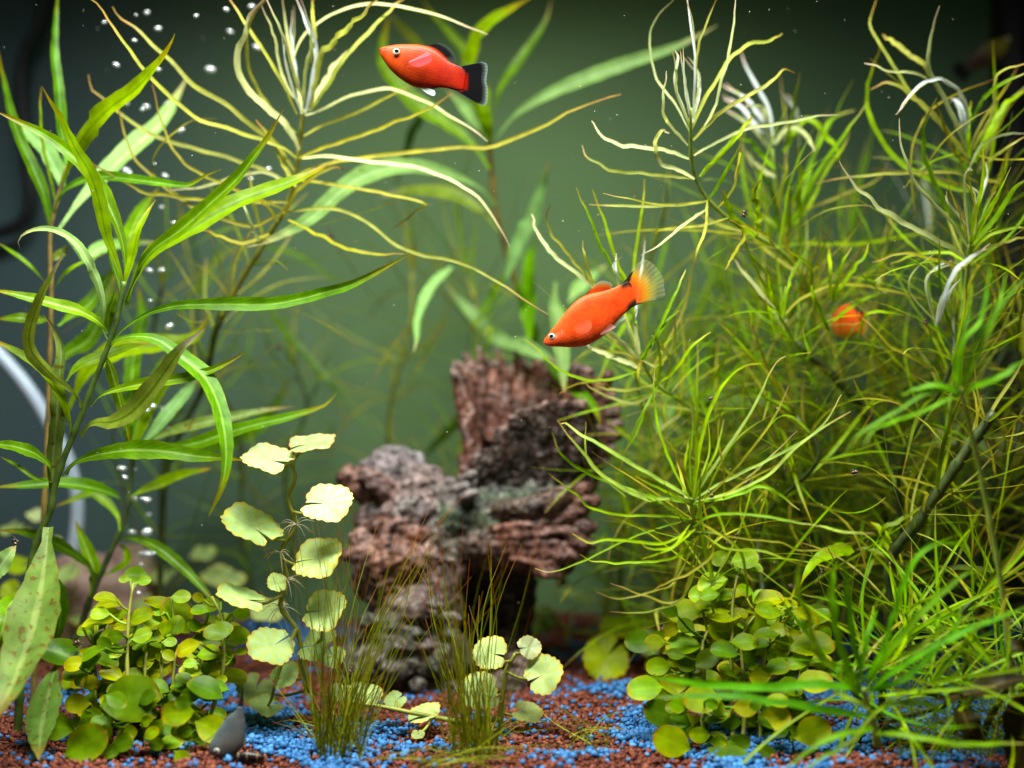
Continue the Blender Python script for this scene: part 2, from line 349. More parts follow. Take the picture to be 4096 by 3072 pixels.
# second plant
r = plant('willow_leaf_plant', 'willow-leaved plant with thin dark stem standing behind the left oval-leaved bush', 'plant', P('G', 460, 860, .56), GW)
tube('stem', stem_pts('G', [(450,880),(500,790),(560,610),(640,420),(740,200),(790,40),(800,-60),(815,-180),(825,-330),(815,-420),(800,-520)], .56, .57), px('G', 24, .56), M['stem_dark'], r, 8, 44, px('G', 13, .56), knots=7)
TR(r, 'G', .56, [
 (74,'willow',[(750,240),(830,238),(930,270),(1050,350),(1180,470),(1280,580),(1350,690)],'strap',-.02),
 (74,'willow_dark',[(600,480),(540,400),(430,320),(300,250),(150,200),(-20,188)],'strap',-.03),
 (84,'willow',[(560,600),(580,450),(540,320),(500,220),(465,125)],'strap',.0),
 (46,'willow_yellow',[(640,470),(720,430),(790,380),(780,310),(730,280)],'strap',.01),
 (55,'willow',[(740,190),(730,110),(690,50),(640,0),(560,-40),(420,10),(340,40)],'strap',.01)])
TR(r, 'D', .56, [
 (78,'willow',[(780,1600),(740,1555),(600,1510),(400,1480),(200,1490),(0,1500),(-60,1510)],'strap',-.03),
 (60,'willow_yellow',[(850,1240),(920,1080),(990,950),(1050,860),(1100,740)],'blade',.0),
 (58,'willow',[(820,1240),(810,1130),(770,1000),(720,850)],'blade',.0),
 (72,'willow_old',[(850,1230),(1000,1180),(1130,1130),(1300,1090),(1500,1050),(1700,1010),(1860,990)],'strap',.0),
 (84,'willow',[(850,1280),(1000,1260),(1230,1225),(1400,1170),(1600,1110),(1850,1050),(2050,985),(2130,900)],'strap',-.02),
 (72,'willow_yellow',[(830,1560),(900,1520),(1000,1480),(1150,1420),(1340,1380)],'strap',.01),
 (82,'willow_pale',[(850,1260),(960,1160),(1080,1020),(1180,900),(1260,790)],'strap',.02),
 (130,'willow_yellow',[(430,1010),(500,850),(600,720),(800,620),(1100,590),(1250,540),(1320,400)],'strap',.02),
 (100,'willow',[(815,1180),(830,900),(850,650),(900,420),(870,220)],'blade',.06),
 (80,'willow',[(830,1240),(900,1000),(1000,760),(1060,640)],'blade',.05)])
# third plant
r = plant('willow_leaf_plant', 'willow-leaved plant at the left edge with upright brownish stem beside the black cable', 'plant', P('G', 130, 1050, .545), GW)
tube('stem', stem_pts('A', [(200,4600),(240,3900),(290,3000),(310,2400),(325,1900),(318,1659),(318,1500),(335,1380),(380,1200),(420,1050)], .545, .55), px('A', 22, .55), M['stem_brown'], r, 8, 60, px('A', 13, .55), knots=8)
TR(r, 'A', .55, [
 (112,'willow_yellow',[(390,1170),(430,1050),(480,950),(560,820),(700,680),(850,570),(960,450),(1050,330),(1105,213)],'strap',-.04),
 (66,'willow_dark',[(420,1100),(420,1000),(390,800),(370,550),(345,350),(350,150),(362,0),(366,-80)],'blade',.02),
 (74,'willow_dark',[(318,1430),(280,1250),(200,1050),(130,900),(70,720),(30,550),(5,400),(-10,300)],'blade',.0),
 (26,'willow_yellow',[(355,1290),(310,1100),(265,900),(255,700),(262,550)],'ribbon',.0),
 (62,'willow',[(322,1420),(365,1250),(480,1160),(620,1120),(780,1130),(950,1150),(1150,1175),(1220,1160),(1300,1110),(1400,1070)],'strap',-.03),
 (105,'willow_pale',[(390,1180),(345,1060),(270,930),(180,850),(105,770)],'blade',.03),
 (118,'willow_pale',[(370,1460),(450,1350),(560,1220),(700,1080),(850,930),(1000,800),(1100,650),(1182,490)],'strap',.05),
 (14,'thin_gold',[(1000,1140),(960,1050),(1000,940),(1100,840),(1220,760),(1370,750)],'ribbon',.0),
 (26,'willow_dark',[(290,1790),(200,1690),(100,1610),(-20,1530)],'strap',.0),
 (22,'willow_yellow',[(335,1830),(420,1720),(540,1650),(680,1600)],'strap',.0),
 (62,'willow',[(325,2020),(200,2020),(100,2010),(-20,2015)],'strap',-.01),
 (90,'willow',[(370,2060),(450,2000),(560,1930),(650,1800),(760,1650)],'strap',.03),
 (110,'willow',[(330,2350),(420,2240),(560,2150),(660,1960),(735,1700)],'strap',.05),
 (80,'willow_pale',[(420,1500),(500,1600),(550,1640),(640,1570),(800,1540),(980,1530)],'strap',.04),
 (60,'willow_olive',[(330,1640),(390,1600),(430,1545)],'blade',.0),
 (95,'willow',[(790,1659),(830,1480),(900,1330),(1010,1180)],'strap',.04)])
# rear centre plant
r = plant('willow_leaf_plant', 'blurred willow-leaved plant behind the driftwood with pale broad leaves high above it', 'plant', P('U', 1330, 1340, .70), GW)
tube('stem', stem_pts('B', [(1500,3700),(1480,3000),(1400,2500),(1300,2100),(1210,1800),(1150,1600),(1110,1450),(1075,1300),(1055,1100),(1040,950),(1045,860)], .685, .64), px('B', 30, .64), M['stem_brown'], r, 8, 50, px('B', 18, .64), knots=9)
TR(r, 'B', .635, [
 (112,'willow',[(1040,1070),(960,950),(850,840),(700,740),(560,640),(450,520),(380,420),(360,300),(385,180),(400,110)],'strap',.02),
 (80,'willow_pale',[(1020,880),(955,780),(870,670),(770,570)],'strap',.0),
 (92,'willow_yellow',[(1020,880),(960,700),(890,480),(930,280),(1040,140),(1170,60),(1310,-20)],'strap',-.03),
 (55,'willow_dark',[(1055,760),(1100,580),(1200,420),(1320,250),(1400,120),(1432,-10)],'strap',.02),
 (92,'willow_pale',[(1080,880),(1180,750),(1300,660),(1500,560),(1800,440),(2100,340),(2212,300),(2350,230),(2481,160)],'strap',-.02),
 (66,'willow',[(1000,850),(940,560),(880,330),(780,200),(680,90),(610,-10)],'strap',.03),
 (62,'willow_olive',[(760,560),(680,420),(570,270),(480,170),(390,70)],'strap',.06),
 (118,'willow_pale',[(1080,1300),(980,1190),(800,1110),(600,1060),(400,1068),(220,1130),(80,1230),(-60,1360),(-200,1450),(-380,1530),(-500,1562)],'strap',-.10),
 (84,'willow_olive',[(1100,1460),(1000,1350),(850,1250),(700,1210),(500,1210),(340,1245)],'strap',.02),
 (96,'willow_pale',[(1150,1760),(1200,1620),(1260,1480),(1310,1350),(1360,1200),(1390,1100),(1428,1015)],'blade',-.02),
 (80,'willow_yellow',[(1040,900),(1010,780),(1015,640),(1030,520)],'blade',.0),
 (60,'willow_dark',[(640,700),(590,760),(540,850),(500,1000),(440,1180)],'blade',.07)])
TR(r, 'E', .635, [
 (66,'willow_pale',[(800,110),(730,170),(680,230),(630,320),(590,450),(585,560),(560,650)],'blade',-.06),
 (112,'willow_pale',[(1455,200),(1450,330),(1470,450),(1490,650),(1500,800),(1512,905)],'strap',-.06),
 (96,'willow_pale',[(1330,640),(1200,610),(1080,550),(950,430),(830,300),(750,200)],'strap',.02),
 (105,'willow_pale',[(1170,580),(1240,610),(1320,650),(1400,680),(1455,690)],'blade',-.04),
 (80,'willow',[(1370,690),(1430,750),(1500,820),(1620,920),(1700,1000),(1742,1112)],'strap',-.07),
 (62,'willow',[(1170,100),(1120,200),(1050,320),(980,430),(925,490)],'strap',.0),
 (64,'willow',[(900,1000),(780,1130),(690,1230),(610,1320)],'blade',.06),
 (96,'thin_fresh',[(1300,560),(1295,300),(1300,60),(1335,-80)],'blade',.05),
 (90,'willow_pale',[(1540,330),(1600,250),(1680,170),(1790,90)],'strap',.02),
 (70,'willow',[(1190,150),(1260,330),(1320,500),(1360,650)],'strap',.04)])
r = plant('willow_leaf_plant', 'blurred willow-leaved plant against the back wall above the round white leaves', 'plant', P('U', 450, 1370, .70), GW)
tube('stem', stem_pts('D', [(1010,2300),(1030,1900),(1020,1500),(1060,1200),(1180,900),(1300,640)], .70), px('D', 22, .7), M['stem_dark'], r, 8, 30, px('D', 13, .7), knots=7)
TR(r, 'D', .69, [
 (85,'willow_dark',[(1050,1300),(1300,1250),(1500,1180),(1700,1040),(1840,800)],'strap',.0),
 (90,'willow',[(1040,1400),(1250,1290),(1480,1210),(1680,1090),(1790,900)],'strap',.02),
 (46,'willow_dark',[(1690,350),(1740,440),(1850,570),(2000,740),(2100,860),(2150,980),(2180,1120)],'blade',-.03),
 (40,'willow_dark',[(1640,-20),(1850,20),(2000,110),(2120,190),(2260,215)],'blade',.0)])
# ------------------------------------------------------------------ thin leaved plants, traced ones first
r = plant('thin_leaf_plant', 'tall thin-leaved plant with pale olive ribbon leaves and whitish crown left of the red fish', 'plant', P('U', 500, 1400, .62), GT)
st = stem_pts('A', [(1010,4200),(1015,3500),(1040,3050),(1130,2750),(1270,2480),(1325,2280),(1350,2130),(1400,2010),(1480,1850),(1560,1710),(1620,1620),(1720,1450),(1800,1330),(1850,1180),(1885,1000),(1900,850),(1920,690)], .62, .545)
tube('stem', st[7:], px('A', 22, .56), M['stem_olive'], r, 8, 44, px('A', 15, .55), knots=5); tube('stem', st[:8], px('A', 20, .62), M['stem_dark'], r, 8, 30, px('A', 22, .56), knots=5)
TR(r, 'A', .545, [
 (26,'thin_pale',[(1910,690),(1870,500),(1830,300),(1800,100),(1780,-40)]),
 (40,'thin_white',[(1930,720),(1975,500),(2000,310),(1950,150),(1895,-20)]),
 (26,'thin_pale',[(1920,640),(1850,430),(1800,250),(1720,80),(1680,-20)]),
 (24,'thin_pale',[(1900,650),(1820,560),(1760,380),(1740,250),(1690,120),(1650,30)]),
 (30,'thin',[(1880,720),(1800,560),(1680,350),(1580,200),(1500,70),(1440,-20)]),
 (30,'thin_white',[(1905,720),(1880,560),(1860,380),(1840,180),(1850,60)]),
 (22,'thin_white',[(1895,690),(1830,500),(1800,360),(1800,220)]),
 (30,'thin_pale',[(1915,700),(1925,480),(1960,300),(1965,120)]),
 (46,'thin_pale',[(1960,700),(2050,520),(2150,380),(2240,300)]),
 (50,'thin',[(1955,690),(2010,390),(2080,280),(2180,180),(2290,100),(2390,-20)]),
 (24,'thin_pale',[(1840,430),(1900,250),(1990,160),(2100,90),(2204,50),(2354,25),(2484,35),(2654,65),(2804,110),(2954,170),(3084,217)]),
 (30,'thin',[(1960,400),(1990,250),(1975,100),(1975,-20)]),
 (34,'thin',[(1960,700),(2054,560),(2154,400),(2304,230),(2454,80),(2560,-20)]),
 (34,'thin',[(1870,840),(1750,740),(1650,600),(1580,450),(1560,300),(1590,120),(1680,-10)]),
 (56,'thin_pale',[(1890,950),(1840,830),(1700,690),(1560,560),(1500,450),(1500,340),(1560,200),(1590,80),(1665,-10)]),
 (28,'thin_gold',[(1920,860),(2050,790),(2254,715),(2454,610),(2600,540)]),
 (26,'thin_pale',[(1930,730),(2054,685),(2204,610),(2424,560),(2524,580),(2704,650),(2854,740),(3004,830),(3084,892)]),
 (30,'thin_gold',[(1890,1000),(2054,930),(2304,850),(2504,770),(2704,690),(2860,588)]),
 (34,'thin',[(1875,1000),(1780,930),(1600,860),(1400,800),(1230,740),(1120,650),(1000,540),(900,430),(800,290),(700,150),(640,50),(560,-10)]),
 (40,'thin',[(1860,1080),(1740,900),(1600,800),(1430,660),(1250,560),(1130,440),(1040,350),(960,280),(860,180),(760,110),(715,40)]),
 (36,'thin_gold',[(1880,1110),(1990,1060),(2304,1000),(2654,960),(2904,940),(3104,930),(3254,880),(3454,790),(3654,690),(3754,640),(3924,598)]),
 (30,'thin_pale',[(1910,1000),(2054,990),(2304,1020),(2554,1045),(2754,1100),(2904,1170),(3014,1240),(3114,1370),(3184,1490),(3220,1562)]),
 (36,'thin',[(1845,1170),(1700,1090),(1540,1030),(1400,990),(1200,930),(1050,890),(900,820),(750,710),(640,610),(580,560),(560,470)]),
 (28,'thin_pale',[(1830,1180),(1700,1095),(1580,1095),(1420,1140),(1290,1180),(1120,1200),(1040,1190)]),
 (30,'thin_gold',[(1820,1280),(1600,1280),(1300,1270),(1080,1240),(900,1210),(780,1150),(640,1070),(520,990)]),
 (26,'thin_gold',[(1790,1320),(1650,1260),(1450,1180),(1250,1090),(1150,1020),(1060,880),(1000,700),(960,540)]),
 (26,'thin_gold',[(1790,1340),(1600,1430),(1400,1380),(1200,1300),(1050,1190),(880,1040),(800,900),(750,700),(720,590)]),
 (30,'thin',[(1790,1345),(1900,1330),(2054,1320),(2204,1345),(2354,1440),(2504,1550),(2654,1610),(2884,1659),(3054,1730),(3204,1820),(3354,1920),(3472,1987)]),
 (28,'thin_gold',[(1860,1135),(2054,1160),(2304,1200),(2504,1240),(2694,1290),(2614,1350),(2474,1450)]),
 (30,'thin_gold',[(1820,1390),(1980,1470),(2100,1530),(2212,1580),(2400,1610),(2560,1600)]),
 (28,'thin_gold',[(1700,1480),(1550,1540),(1400,1500),(1290,1450)]),
 (42,'thin',[(1870,1180),(1800,1060),(1760,950),(1700,860),(1620,760)]),
 (34,'thin_gold',[(1790,1380),(1860,1230),(1980,1120),(2100,1060),(2180,1070)]),
 (28,'thin_pale',[(1660,1540),(1610,1470),(1560,1340),(1520,1260)]),
 (26,'thin_gold',[(1760,1400),(1690,1300),(1600,1250),(1560,1190)])], dd=.035)
grow(r, st[4:12], 0.0, .95, 6, 5, .062, .0011, ['thin_gold','thin_dark','thin'], kap=(-.4, .9))

def octo(label, c, base, pts, d, sm, w0, w1, name='thin_leaf_plant', d_top=None):
    r = plant(name, label, 'plant', base, GT)
    s = stem_pts(c, pts, d, d_top or d)
    tube('stem', s, px(c, w0*.6, d), M[sm], r, 8, 44, px(c, w1*.6, d), knots=5); return r, s
# right, sharp, bent stem
r, st = octo('sharp thin-leaved plant with kinked yellow-green stem and narrow white crown', 'C', P('F', 1250, 1650, .60),
 [(1250,3150),(1170,2600),(1060,2130),(1000,2030),(955,1830),(930,1680),(860,1570),(740,1460),(600,1380),(460,1290),(340,1180),(270,1060),(245,940),(240,800),(241,640)], .60, 'stem_lime', 30, 15, d_top=.515)
TR(r, 'C', .52, [
 (36,'thin_white',[(238,745),(200,640),(160,540),(152,440),(168,340),(150,300)]),
 (32,'thin_white',[(245,720),(220,560),(190,380),(180,300)]),
 (38,'thin_white',[(255,730),(290,560),(290,450),(250,400),(200,340)]),
 (22,'thin_white',[(255,700),(268,400),(240,150),(215,-30)]),
 (18,'thin',[(265,600),(280,320),(320,180),(370,50),(400,-20)]),
 (18,'thin_pale',[(235,780),(150,620),(60,500),(10,380),(0,200),(60,80),(170,-30)]),
 (24,'thin_pale',[(225,860),(120,740),(85,680),(78,580),(100,415)]),
 (32,'thin',[(250,760),(320,600),(370,520),(440,400),(520,310),(600,258),(700,242),(760,215),(787,195)]),
 (22,'thin_pale',[(290,800),(380,640),(420,480),(460,350),(500,100),(502,-20)]),
 (32,'thin',[(255,830),(400,680),(540,590),(680,510),(750,455),(800,408),(855,432)]),
 (24,'thin_pale',[(260,920),(380,850),(550,770),(720,740),(900,705),(1010,685),(1122,680)]),
 (38,'thin_lime',[(295,1045),(380,950),(470,850),(540,770),(600,700),(590,670)]),
 (28,'thin_lime',[(300,1035),(400,930),(510,820),(570,730),(610,710)]),
 (30,'thin_pale',[(230,940),(100,890),(-100,870),(-200,850),(-300,790),(-340,710)]),
 (34,'thin_pale',[(262,1060),(150,1000),(75,980),(42,900),(38,830),(75,770),(112,790)]),
 (26,'thin',[(262,1060),(150,1045),(0,1030),(-120,1022),(-220,1010),(-320,960),(-380,930),(-400,860)]),
 (26,'thin',[(340,1190),(200,1210),(0,1220),(-200,1218),(-360,1210)]),
 (28,'thin_lime',[(345,1180),(410,1080),(490,940),(530,860)]),
 (24,'thin_gold',[(460,1290),(300,1335),(60,1360),(40,1385)]),
 (22,'thin_pale',[(330,1240),(200,1330),(50,1450),(-50,1510)]),
 (18,'thin',[(340,1190),(100,1215),(-150,1170),(-280,1145)]),
 (44,'thin_lime',[(640,1390),(640,1250),(610,1150),(645,1070)]),
 (50,'thin_lime',[(620,1400),(540,1330),(480,1260),(430,1120)]),
 (24,'thin',[(340,1180),(330,1350),(280,1480),(250,1600)]),
 (24,'thin_gold',[(470,1300),(560,1380),(500,1500),(440,1600)]),
 (22,'thin_gold',[(400,1230),(490,1120),(530,900),(500,1060)]),
 (28,'thin_gold',[(740,1460),(700,1400),(610,1360),(470,1300)])], dd=.03)
grow(r, st[3:9], .1, .95, 5, 5, .055, .0010, ['thin_lime','thin','thin_gold'])
# blurred, white crown
r, st = octo('blurred thin-leaved plant with broad white drooping crown leaves against the dark green wall', 'C', P('F', 900, 1500, .66),
 [(900,3000),(860,2300),(800,1800),(770,1460),(745,1150),(722,880)], .62, 'stem_lime', 26, 16, d_top=.585)
TR(r, 'C', .585, [
 (48,'thin_white',[(720,860),(690,760),(650,690),(560,580),(430,505)]),
 (50,'thin_white',[(715,870),(670,780),(620,740),(540,640),(435,585)]),
 (46,'thin_white',[(705,880),(640,790),(560,720),(450,650)]),
 (44,'thin_white',[(725,850),(700,650),(620,500),(570,400),(545,330)]),
 (44,'thin_white',[(880,860),(870,680),(820,600),(770,540)]),
 (34,'thin_pale',[(740,850),(830,760),(920,800),(972,890)]),
 (34,'thin_pale',[(735,860),(800,770),(880,760),(960,850)]),
 (38,'thin_white',[(725,850),(690,700),(640,640),(560,620)]),
 (40,'thin_pale',[(740,1050),(640,990),(560,900),(535,850)]),
 (40,'thin_lime',[(870,1300),(885,1050),(880,850)]),
 (36,'thin_lime',[(735,1000),(660,920),(600,840),(520,820)]),
 (40,'thin_green',[(790,1400),(860,1280),(900,1200),(960,950),(1020,800),(1080,700),(1210,650)]),
 (38,'thin_green',[(790,1400),(900,1220),(1000,1000),(1130,820),(1285,615)]),
 (30,'thin_green',[(780,1390),(930,1230),(1050,1000),(1150,850),(1185,750)]),
 (40,'thin_lime',[(790,900),(920,705),(1050,820),(1110,910),(1118,975),(1085,992)]),
 (28,'thin_lime',[(770,1460),(900,1440),(1100,1450),(1300,1430),(1500,1400),(1700,1340)]),
 (24,'thin_gold',[(770,1380),(900,1260),(1050,1190),(1200,1130),(1300,1090),(1370,1040),(1408,955)]),
 (36,'thin_green',[(770,1380),(740,1200),(700,1080),(600,960)]),
 (30,'thin_green',[(790,1400),(830,1200),(810,1050),(760,960)]),
 (34,'thin_lime',[(760,1350),(660,1280),(560,1260),(470,1210),(430,1130)]),
 (24,'thin_green',[(800,860),(850,640),(890,430)])], dd=.03)
grow(r, st[1:5], .1, .95, 7, 6, .06, .0011, ['thin_lime','thin','thin_green'])
# upper right crown
r, st = octo('thin-leaved plant with arching white-tipped leaves at the upper right beside the black corner', 'C', P('F', 1700, 1500, .62),
 [(1650,3100),(1800,2300),(1900,1700),(1960,1300),(1945,1080),(1895,960),(1887,850)], .62, 'stem_lime', 28, 16, d_top=.55)
TR(r, 'C', .55, [
 (36,'thin_pale',[(1885,900),(1800,700),(1710,520),(1655,420),(1650,300),(1680,150),(1712,35)]),
 (40,'thin',[(1660,450),(1620,390),(1550,340),(1440,250),(1372,205)]),
 (26,'thin',[(1800,820),(1700,720),(1550,560),(1420,360),(1340,230),(1300,150),(1310,80),(1345,-20)]),
 (36,'thin',[(1890,940),(1800,830),(1700,700),(1560,580),(1450,500),(1380,490),(1305,535)]),
 (40,'thin_white',[(1892,840),(1870,620),(1800,510),(1710,470),(1620,490),(1540,560),(1468,662)]),
 (40,'thin_white',[(1890,850),(1860,700),(1825,610),(1780,580)]),
 (30,'thin_white',[(1885,860),(1845,740),(1825,650),(1800,600)]),
 (20,'thin_pale',[(1640,465),(1550,430),(1420,425),(1340,390),(1268,375)]),
 (32,'thin_green',[(1900,720),(1960,600),(2080,500),(2250,420)]),
 (28,'thin',[(1905,880),(2020,680),(2040,480),(2100,410),(2250,370)]),
 (36,'thin_lime',[(1920,960),(2030,720),(2100,620),(2250,520)]),
 (30,'thin_green',[(1930,970),(2040,760),(2130,600),(2250,490)]),
 (24,'thin',[(1950,1000),(2100,880),(2240,800)]),
 (16,'thin_pale',[(1890,990),(1960,860),(2080,800),(2240,785)]),
 (11,'thin_gold',[(1580,1100),(1600,1050),(1700,880),(1850,740),(2040,628)]),
 (15,'thin_gold',[(1590,1330),(1550,1150),(1550,900),(1610,720),(1700,620),(1850,540),(2040,468)]),
 (40,'thin_lime',[(1890,1130),(1750,1110),(1600,1040),(1500,980),(1400,880),(1300,700),(1284,600),(1290,500),(1330,380),(1357,275)]),
 (36,'thin_green',[(1890,1450),(1820,1350),(1750,1230),(1700,1100),(1640,950),(1615,800),(1640,700),(1692,585)]),
 (28,'thin_gold',[(1900,970),(1800,900),(1760,800),(1690,600)]),
 (30,'thin_lime',[(1890,940),(1880,760),(1900,600)]),
 (26,'thin',[(1940,1080),(1800,1020),(1550,1025),(1350,1032),(1150,1052),(980,1085)]),
 (26,'thin_gold',[(1960,1060),(2060,1080),(2110,1120),(2125,1160)])], dd=.03)
grow(r, st[2:7], .1, .9, 6, 5, .055, .0010, ['thin_green','thin_lime','thin_gold'])
# right, lower crown with hooked white tips
r, st = octo('thin-leaved plant with two hooked white leaf tips in front of the black corner strip', 'C', P('F', 1650, 1700, .56),
 [(1640,3200),(1760,2500),(1840,1900),(1880,1560),(1892,1450)], .56, 'stem_lime', 28, 18, d_top=.525)
TR(r, 'C', .525, [
 (24,'thin_white',[(1890,1450),(1860,1320),(1770,1210),(1745,1155)]),
 (26,'thin_white',[(1890,1440),(1868,1200),(1862,1050),(1890,996),(1905,1004)]),
 (28,'thin_white',[(1900,1440),(1935,1210),(1990,1060),(1992,990),(1965,980)]),
 (24,'thin_white',[(1905,1320),(1940,1150),(1888,1100)]),
 (28,'thin_pale',[(1880,1460),(1800,1330),(1680,1200),(1570,1080),(1530,980),(1480,850),(1474,700)]),
 (40,'thin_green',[(1910,1450),(2050,1280),(2150,1120),(2240,1050)]),
 (22,'thin_lime',[(1910,1420),(2030,1220),(2080,1080),(2100,945)]),
 (26,'thin_lime',[(1910,1490),(2000,1400),(2150,1350),(2240,1345)]),
 (26,'thin',[(1885,1520),(2000,1470),(2150,1420),(2240,1395)]),
 (40,'thin_pale',[(1870,1530),(1750,1450),(1600,1370),(1450,1290),(1300,1180),(1200,1080),(1118,960)]),
 (20,'thin_green',[(1900,1440),(1910,1250),(1920,1180)]),
 (20,'thin_green',[(1905,1450),(1960,1300),(2010,1180),(2050,1130)]),
 (24,'thin_lime',[(1875,1560),(1780,1500),(1600,1500),(1420,1560)]),
 (24,'thin_gold',[(1870,1590),(1700,1540),(1500,1500),(1310,1550)]),
 (46,'thin_white',[(1690,1920),(1735,1760),(1800,1609),(1900,1519),(1990,1470)]),
 (28,'thin_white',[(1685,1900),(1640,1729),(1650,1629),(1720,1569),(1792,1542)]),
 (26,'thin_white',[(1700,1920),(1760,1749),(1835,1649)]),
 (15,'thin_pale',[(1690,1900),(1600,1809),(1540,1729),(1530,1659),(1580,1579),(1690,1495)])], dd=.025)
grow(r, st, .35, .9, 7, 6, .055, .0011, ['thin_green','thin_lime','thin','thin_gold'], crown=6)
M['thin_soft'] = leaf_mat('thin_leaf_soft_green', (.30,.42,.09), (.30,.38,.07), (.44,.34,.10), (.36,.46,.13), .42, .42)
# sharp foreground whorl
r, st = octo('sharp bright thin-leaved plant in front of the driftwood end with upright green crown leaves', 'F', P('I', 560, 900, .485),
 [(420,2500),(400,2150),(330,1740),(300,1650),(262,1590),(246,1530),(244,1470)], .50, 'stem_lime', 26, 18, d_top=.478)
TR(r, 'F', .478, [
 (22,'thin_green',[(240,1480),(150,1330),(60,1100),(30,950),(20,800),(30,680)]),
 (25,'thin_green',[(255,1470),(270,1250),(275,1050),(278,850),(285,560)]),
 (29,'thin_lime',[(258,1460),(300,1150),(380,900),(480,740),(560,690),(662,668)]),
 (24,'thin_soft',[(265,1450),(400,1250),(540,1050),(640,880),(700,750),(750,660),(802,628)]),
 (24,'thin_soft',[(262,1475),(400,1390),(600,1290),(800,1190),(950,1100),(1050,1000),(1110,890),(1132,858)]),
 (24,'thin_soft',[(265,1490),(500,1430),(700,1330),(850,1180),(1000,1065),(1185,955)]),
 (15,'thin_gold',[(300,1500),(470,1330),(600,1180),(700,1040),(770,920),(822,797)]),
 (17,'thin_green',[(260,1440),(350,1200),(345,1000)]),
 (20,'thin_gold',[(250,1420),(200,1330),(140,1180),(70,1100)]),
 (18,'thin_green',[(250,1440),(235,1250),(255,1050),(240,900)]),
 (20,'thin_green',[(262,1470),(320,1330),(390,1200),(440,1000)]),
 (20,'thin_lime',[(240,1440),(210,1280),(230,1120)]),
 (15,'thin_gold',[(430,1520),(440,1350),(400,1050),(470,820)]),
 (17,'thin_gold',[(265,1490),(450,1440),(620,1310),(870,1070)]),
 (30,'thin_green',[(255,1500),(480,1460),(640,1400),(760,1440),(880,1540)])], dd=.02)
TR(r, 'E', .478, [
 (32,'thin_soft',[(2316,1590),(2200,1560),(2050,1580),(1850,1490),(1720,1400),(1640,1290),(1560,1200),(1465,1078)]),
 (32,'thin_soft',[(2320,1575),(2212,1510),(2000,1390),(1850,1300),(1700,1210),(1600,1160),(1530,1100),(1490,1097)]),
 (20,'thin_soft',[(1900,1560),(1760,1440),(1665,1340),(1640,1250),(1650,1088)]),
 (30,'thin_green',[(2310,1600),(2100,1570),(1900,1510),(1680,1420),(1550,1340),(1480,1270),(1430,1150)]),
 (22,'thin_lime',[(2316,1700),(2100,1680),(1900,1680),(1700,1640),(1600,1560),(1500,1480),(1413,1415)]),
 (22,'thin_lime',[(2312,1620),(2180,1540),(2050,1480),(1960,1430)])], dd=.02)
TR(r, 'H', .478, [
 (24,'thin_lime',[(2265,190),(2100,270),(1950,262),(1750,245),(1650,268),(1590,245),(1530,208)]),
 (18,'thin_green',[(2260,120),(2050,180),(1850,255),(1700,332),(1550,400),(1400,445),(1298,425)]),
 (22,'thin_lime',[(2290,240),(2167,355),(2000,382),(1800,390),(1650,375),(1575,333)]),
 (22,'thin_gold',[(2310,220),(2240,540),(2167,640),(2000,600),(1850,545),(1765,515)]),
 (15,'thin_gold',[(2300,240),(2167,505),(2050,560),(1900,600),(1790,610),(1680,568)]),
 (17,'thin_dark',[(2320,330),(2220,600),(2050,680),(1900,700),(1765,690)]),
 (18,'thin_lime',[(2260,150),(2150,290),(2000,300),(1950,250)]),
 (24,'thin_green',[(2255,120),(2100,30),(1900,-60),(1750,-110)])], dd=.02)
TR(r, 'I', .475, [
 (22,'thin_green',[(258,160),(350,98),(500,80),(700,100),(900,140),(1020,156)]),
 (20,'thin_soft',[(1000,150),(1150,190),(1330,196)]),
 (24,'thin_green',[(262,185),(400,198),(480,250),(540,320),(565,450),(575,560),(530,650)]),
 (22,'thin_gold',[(300,190),(360,240),(365,330),(240,430),(120,480),(0,545)]),
 (17,'thin_lime',[(310,200),(450,290),(650,300),(800,350),(900,380)]),
 (17,'thin_gold',[(300,190),(540,230),(760,250),(900,300),(1080,280),(1200,250)]),
 (17,'thin_gold',[(280,180),(150,200),(60,180),(-20,160)]),
 (18,'thin_lime',[(270,170),(120,290),(-50,350)])], dd=.02)
grow(r, st[1:5], .3, .95, 3, 6, .045, .0010, ['thin_lime','thin_gold','thin_dark'])
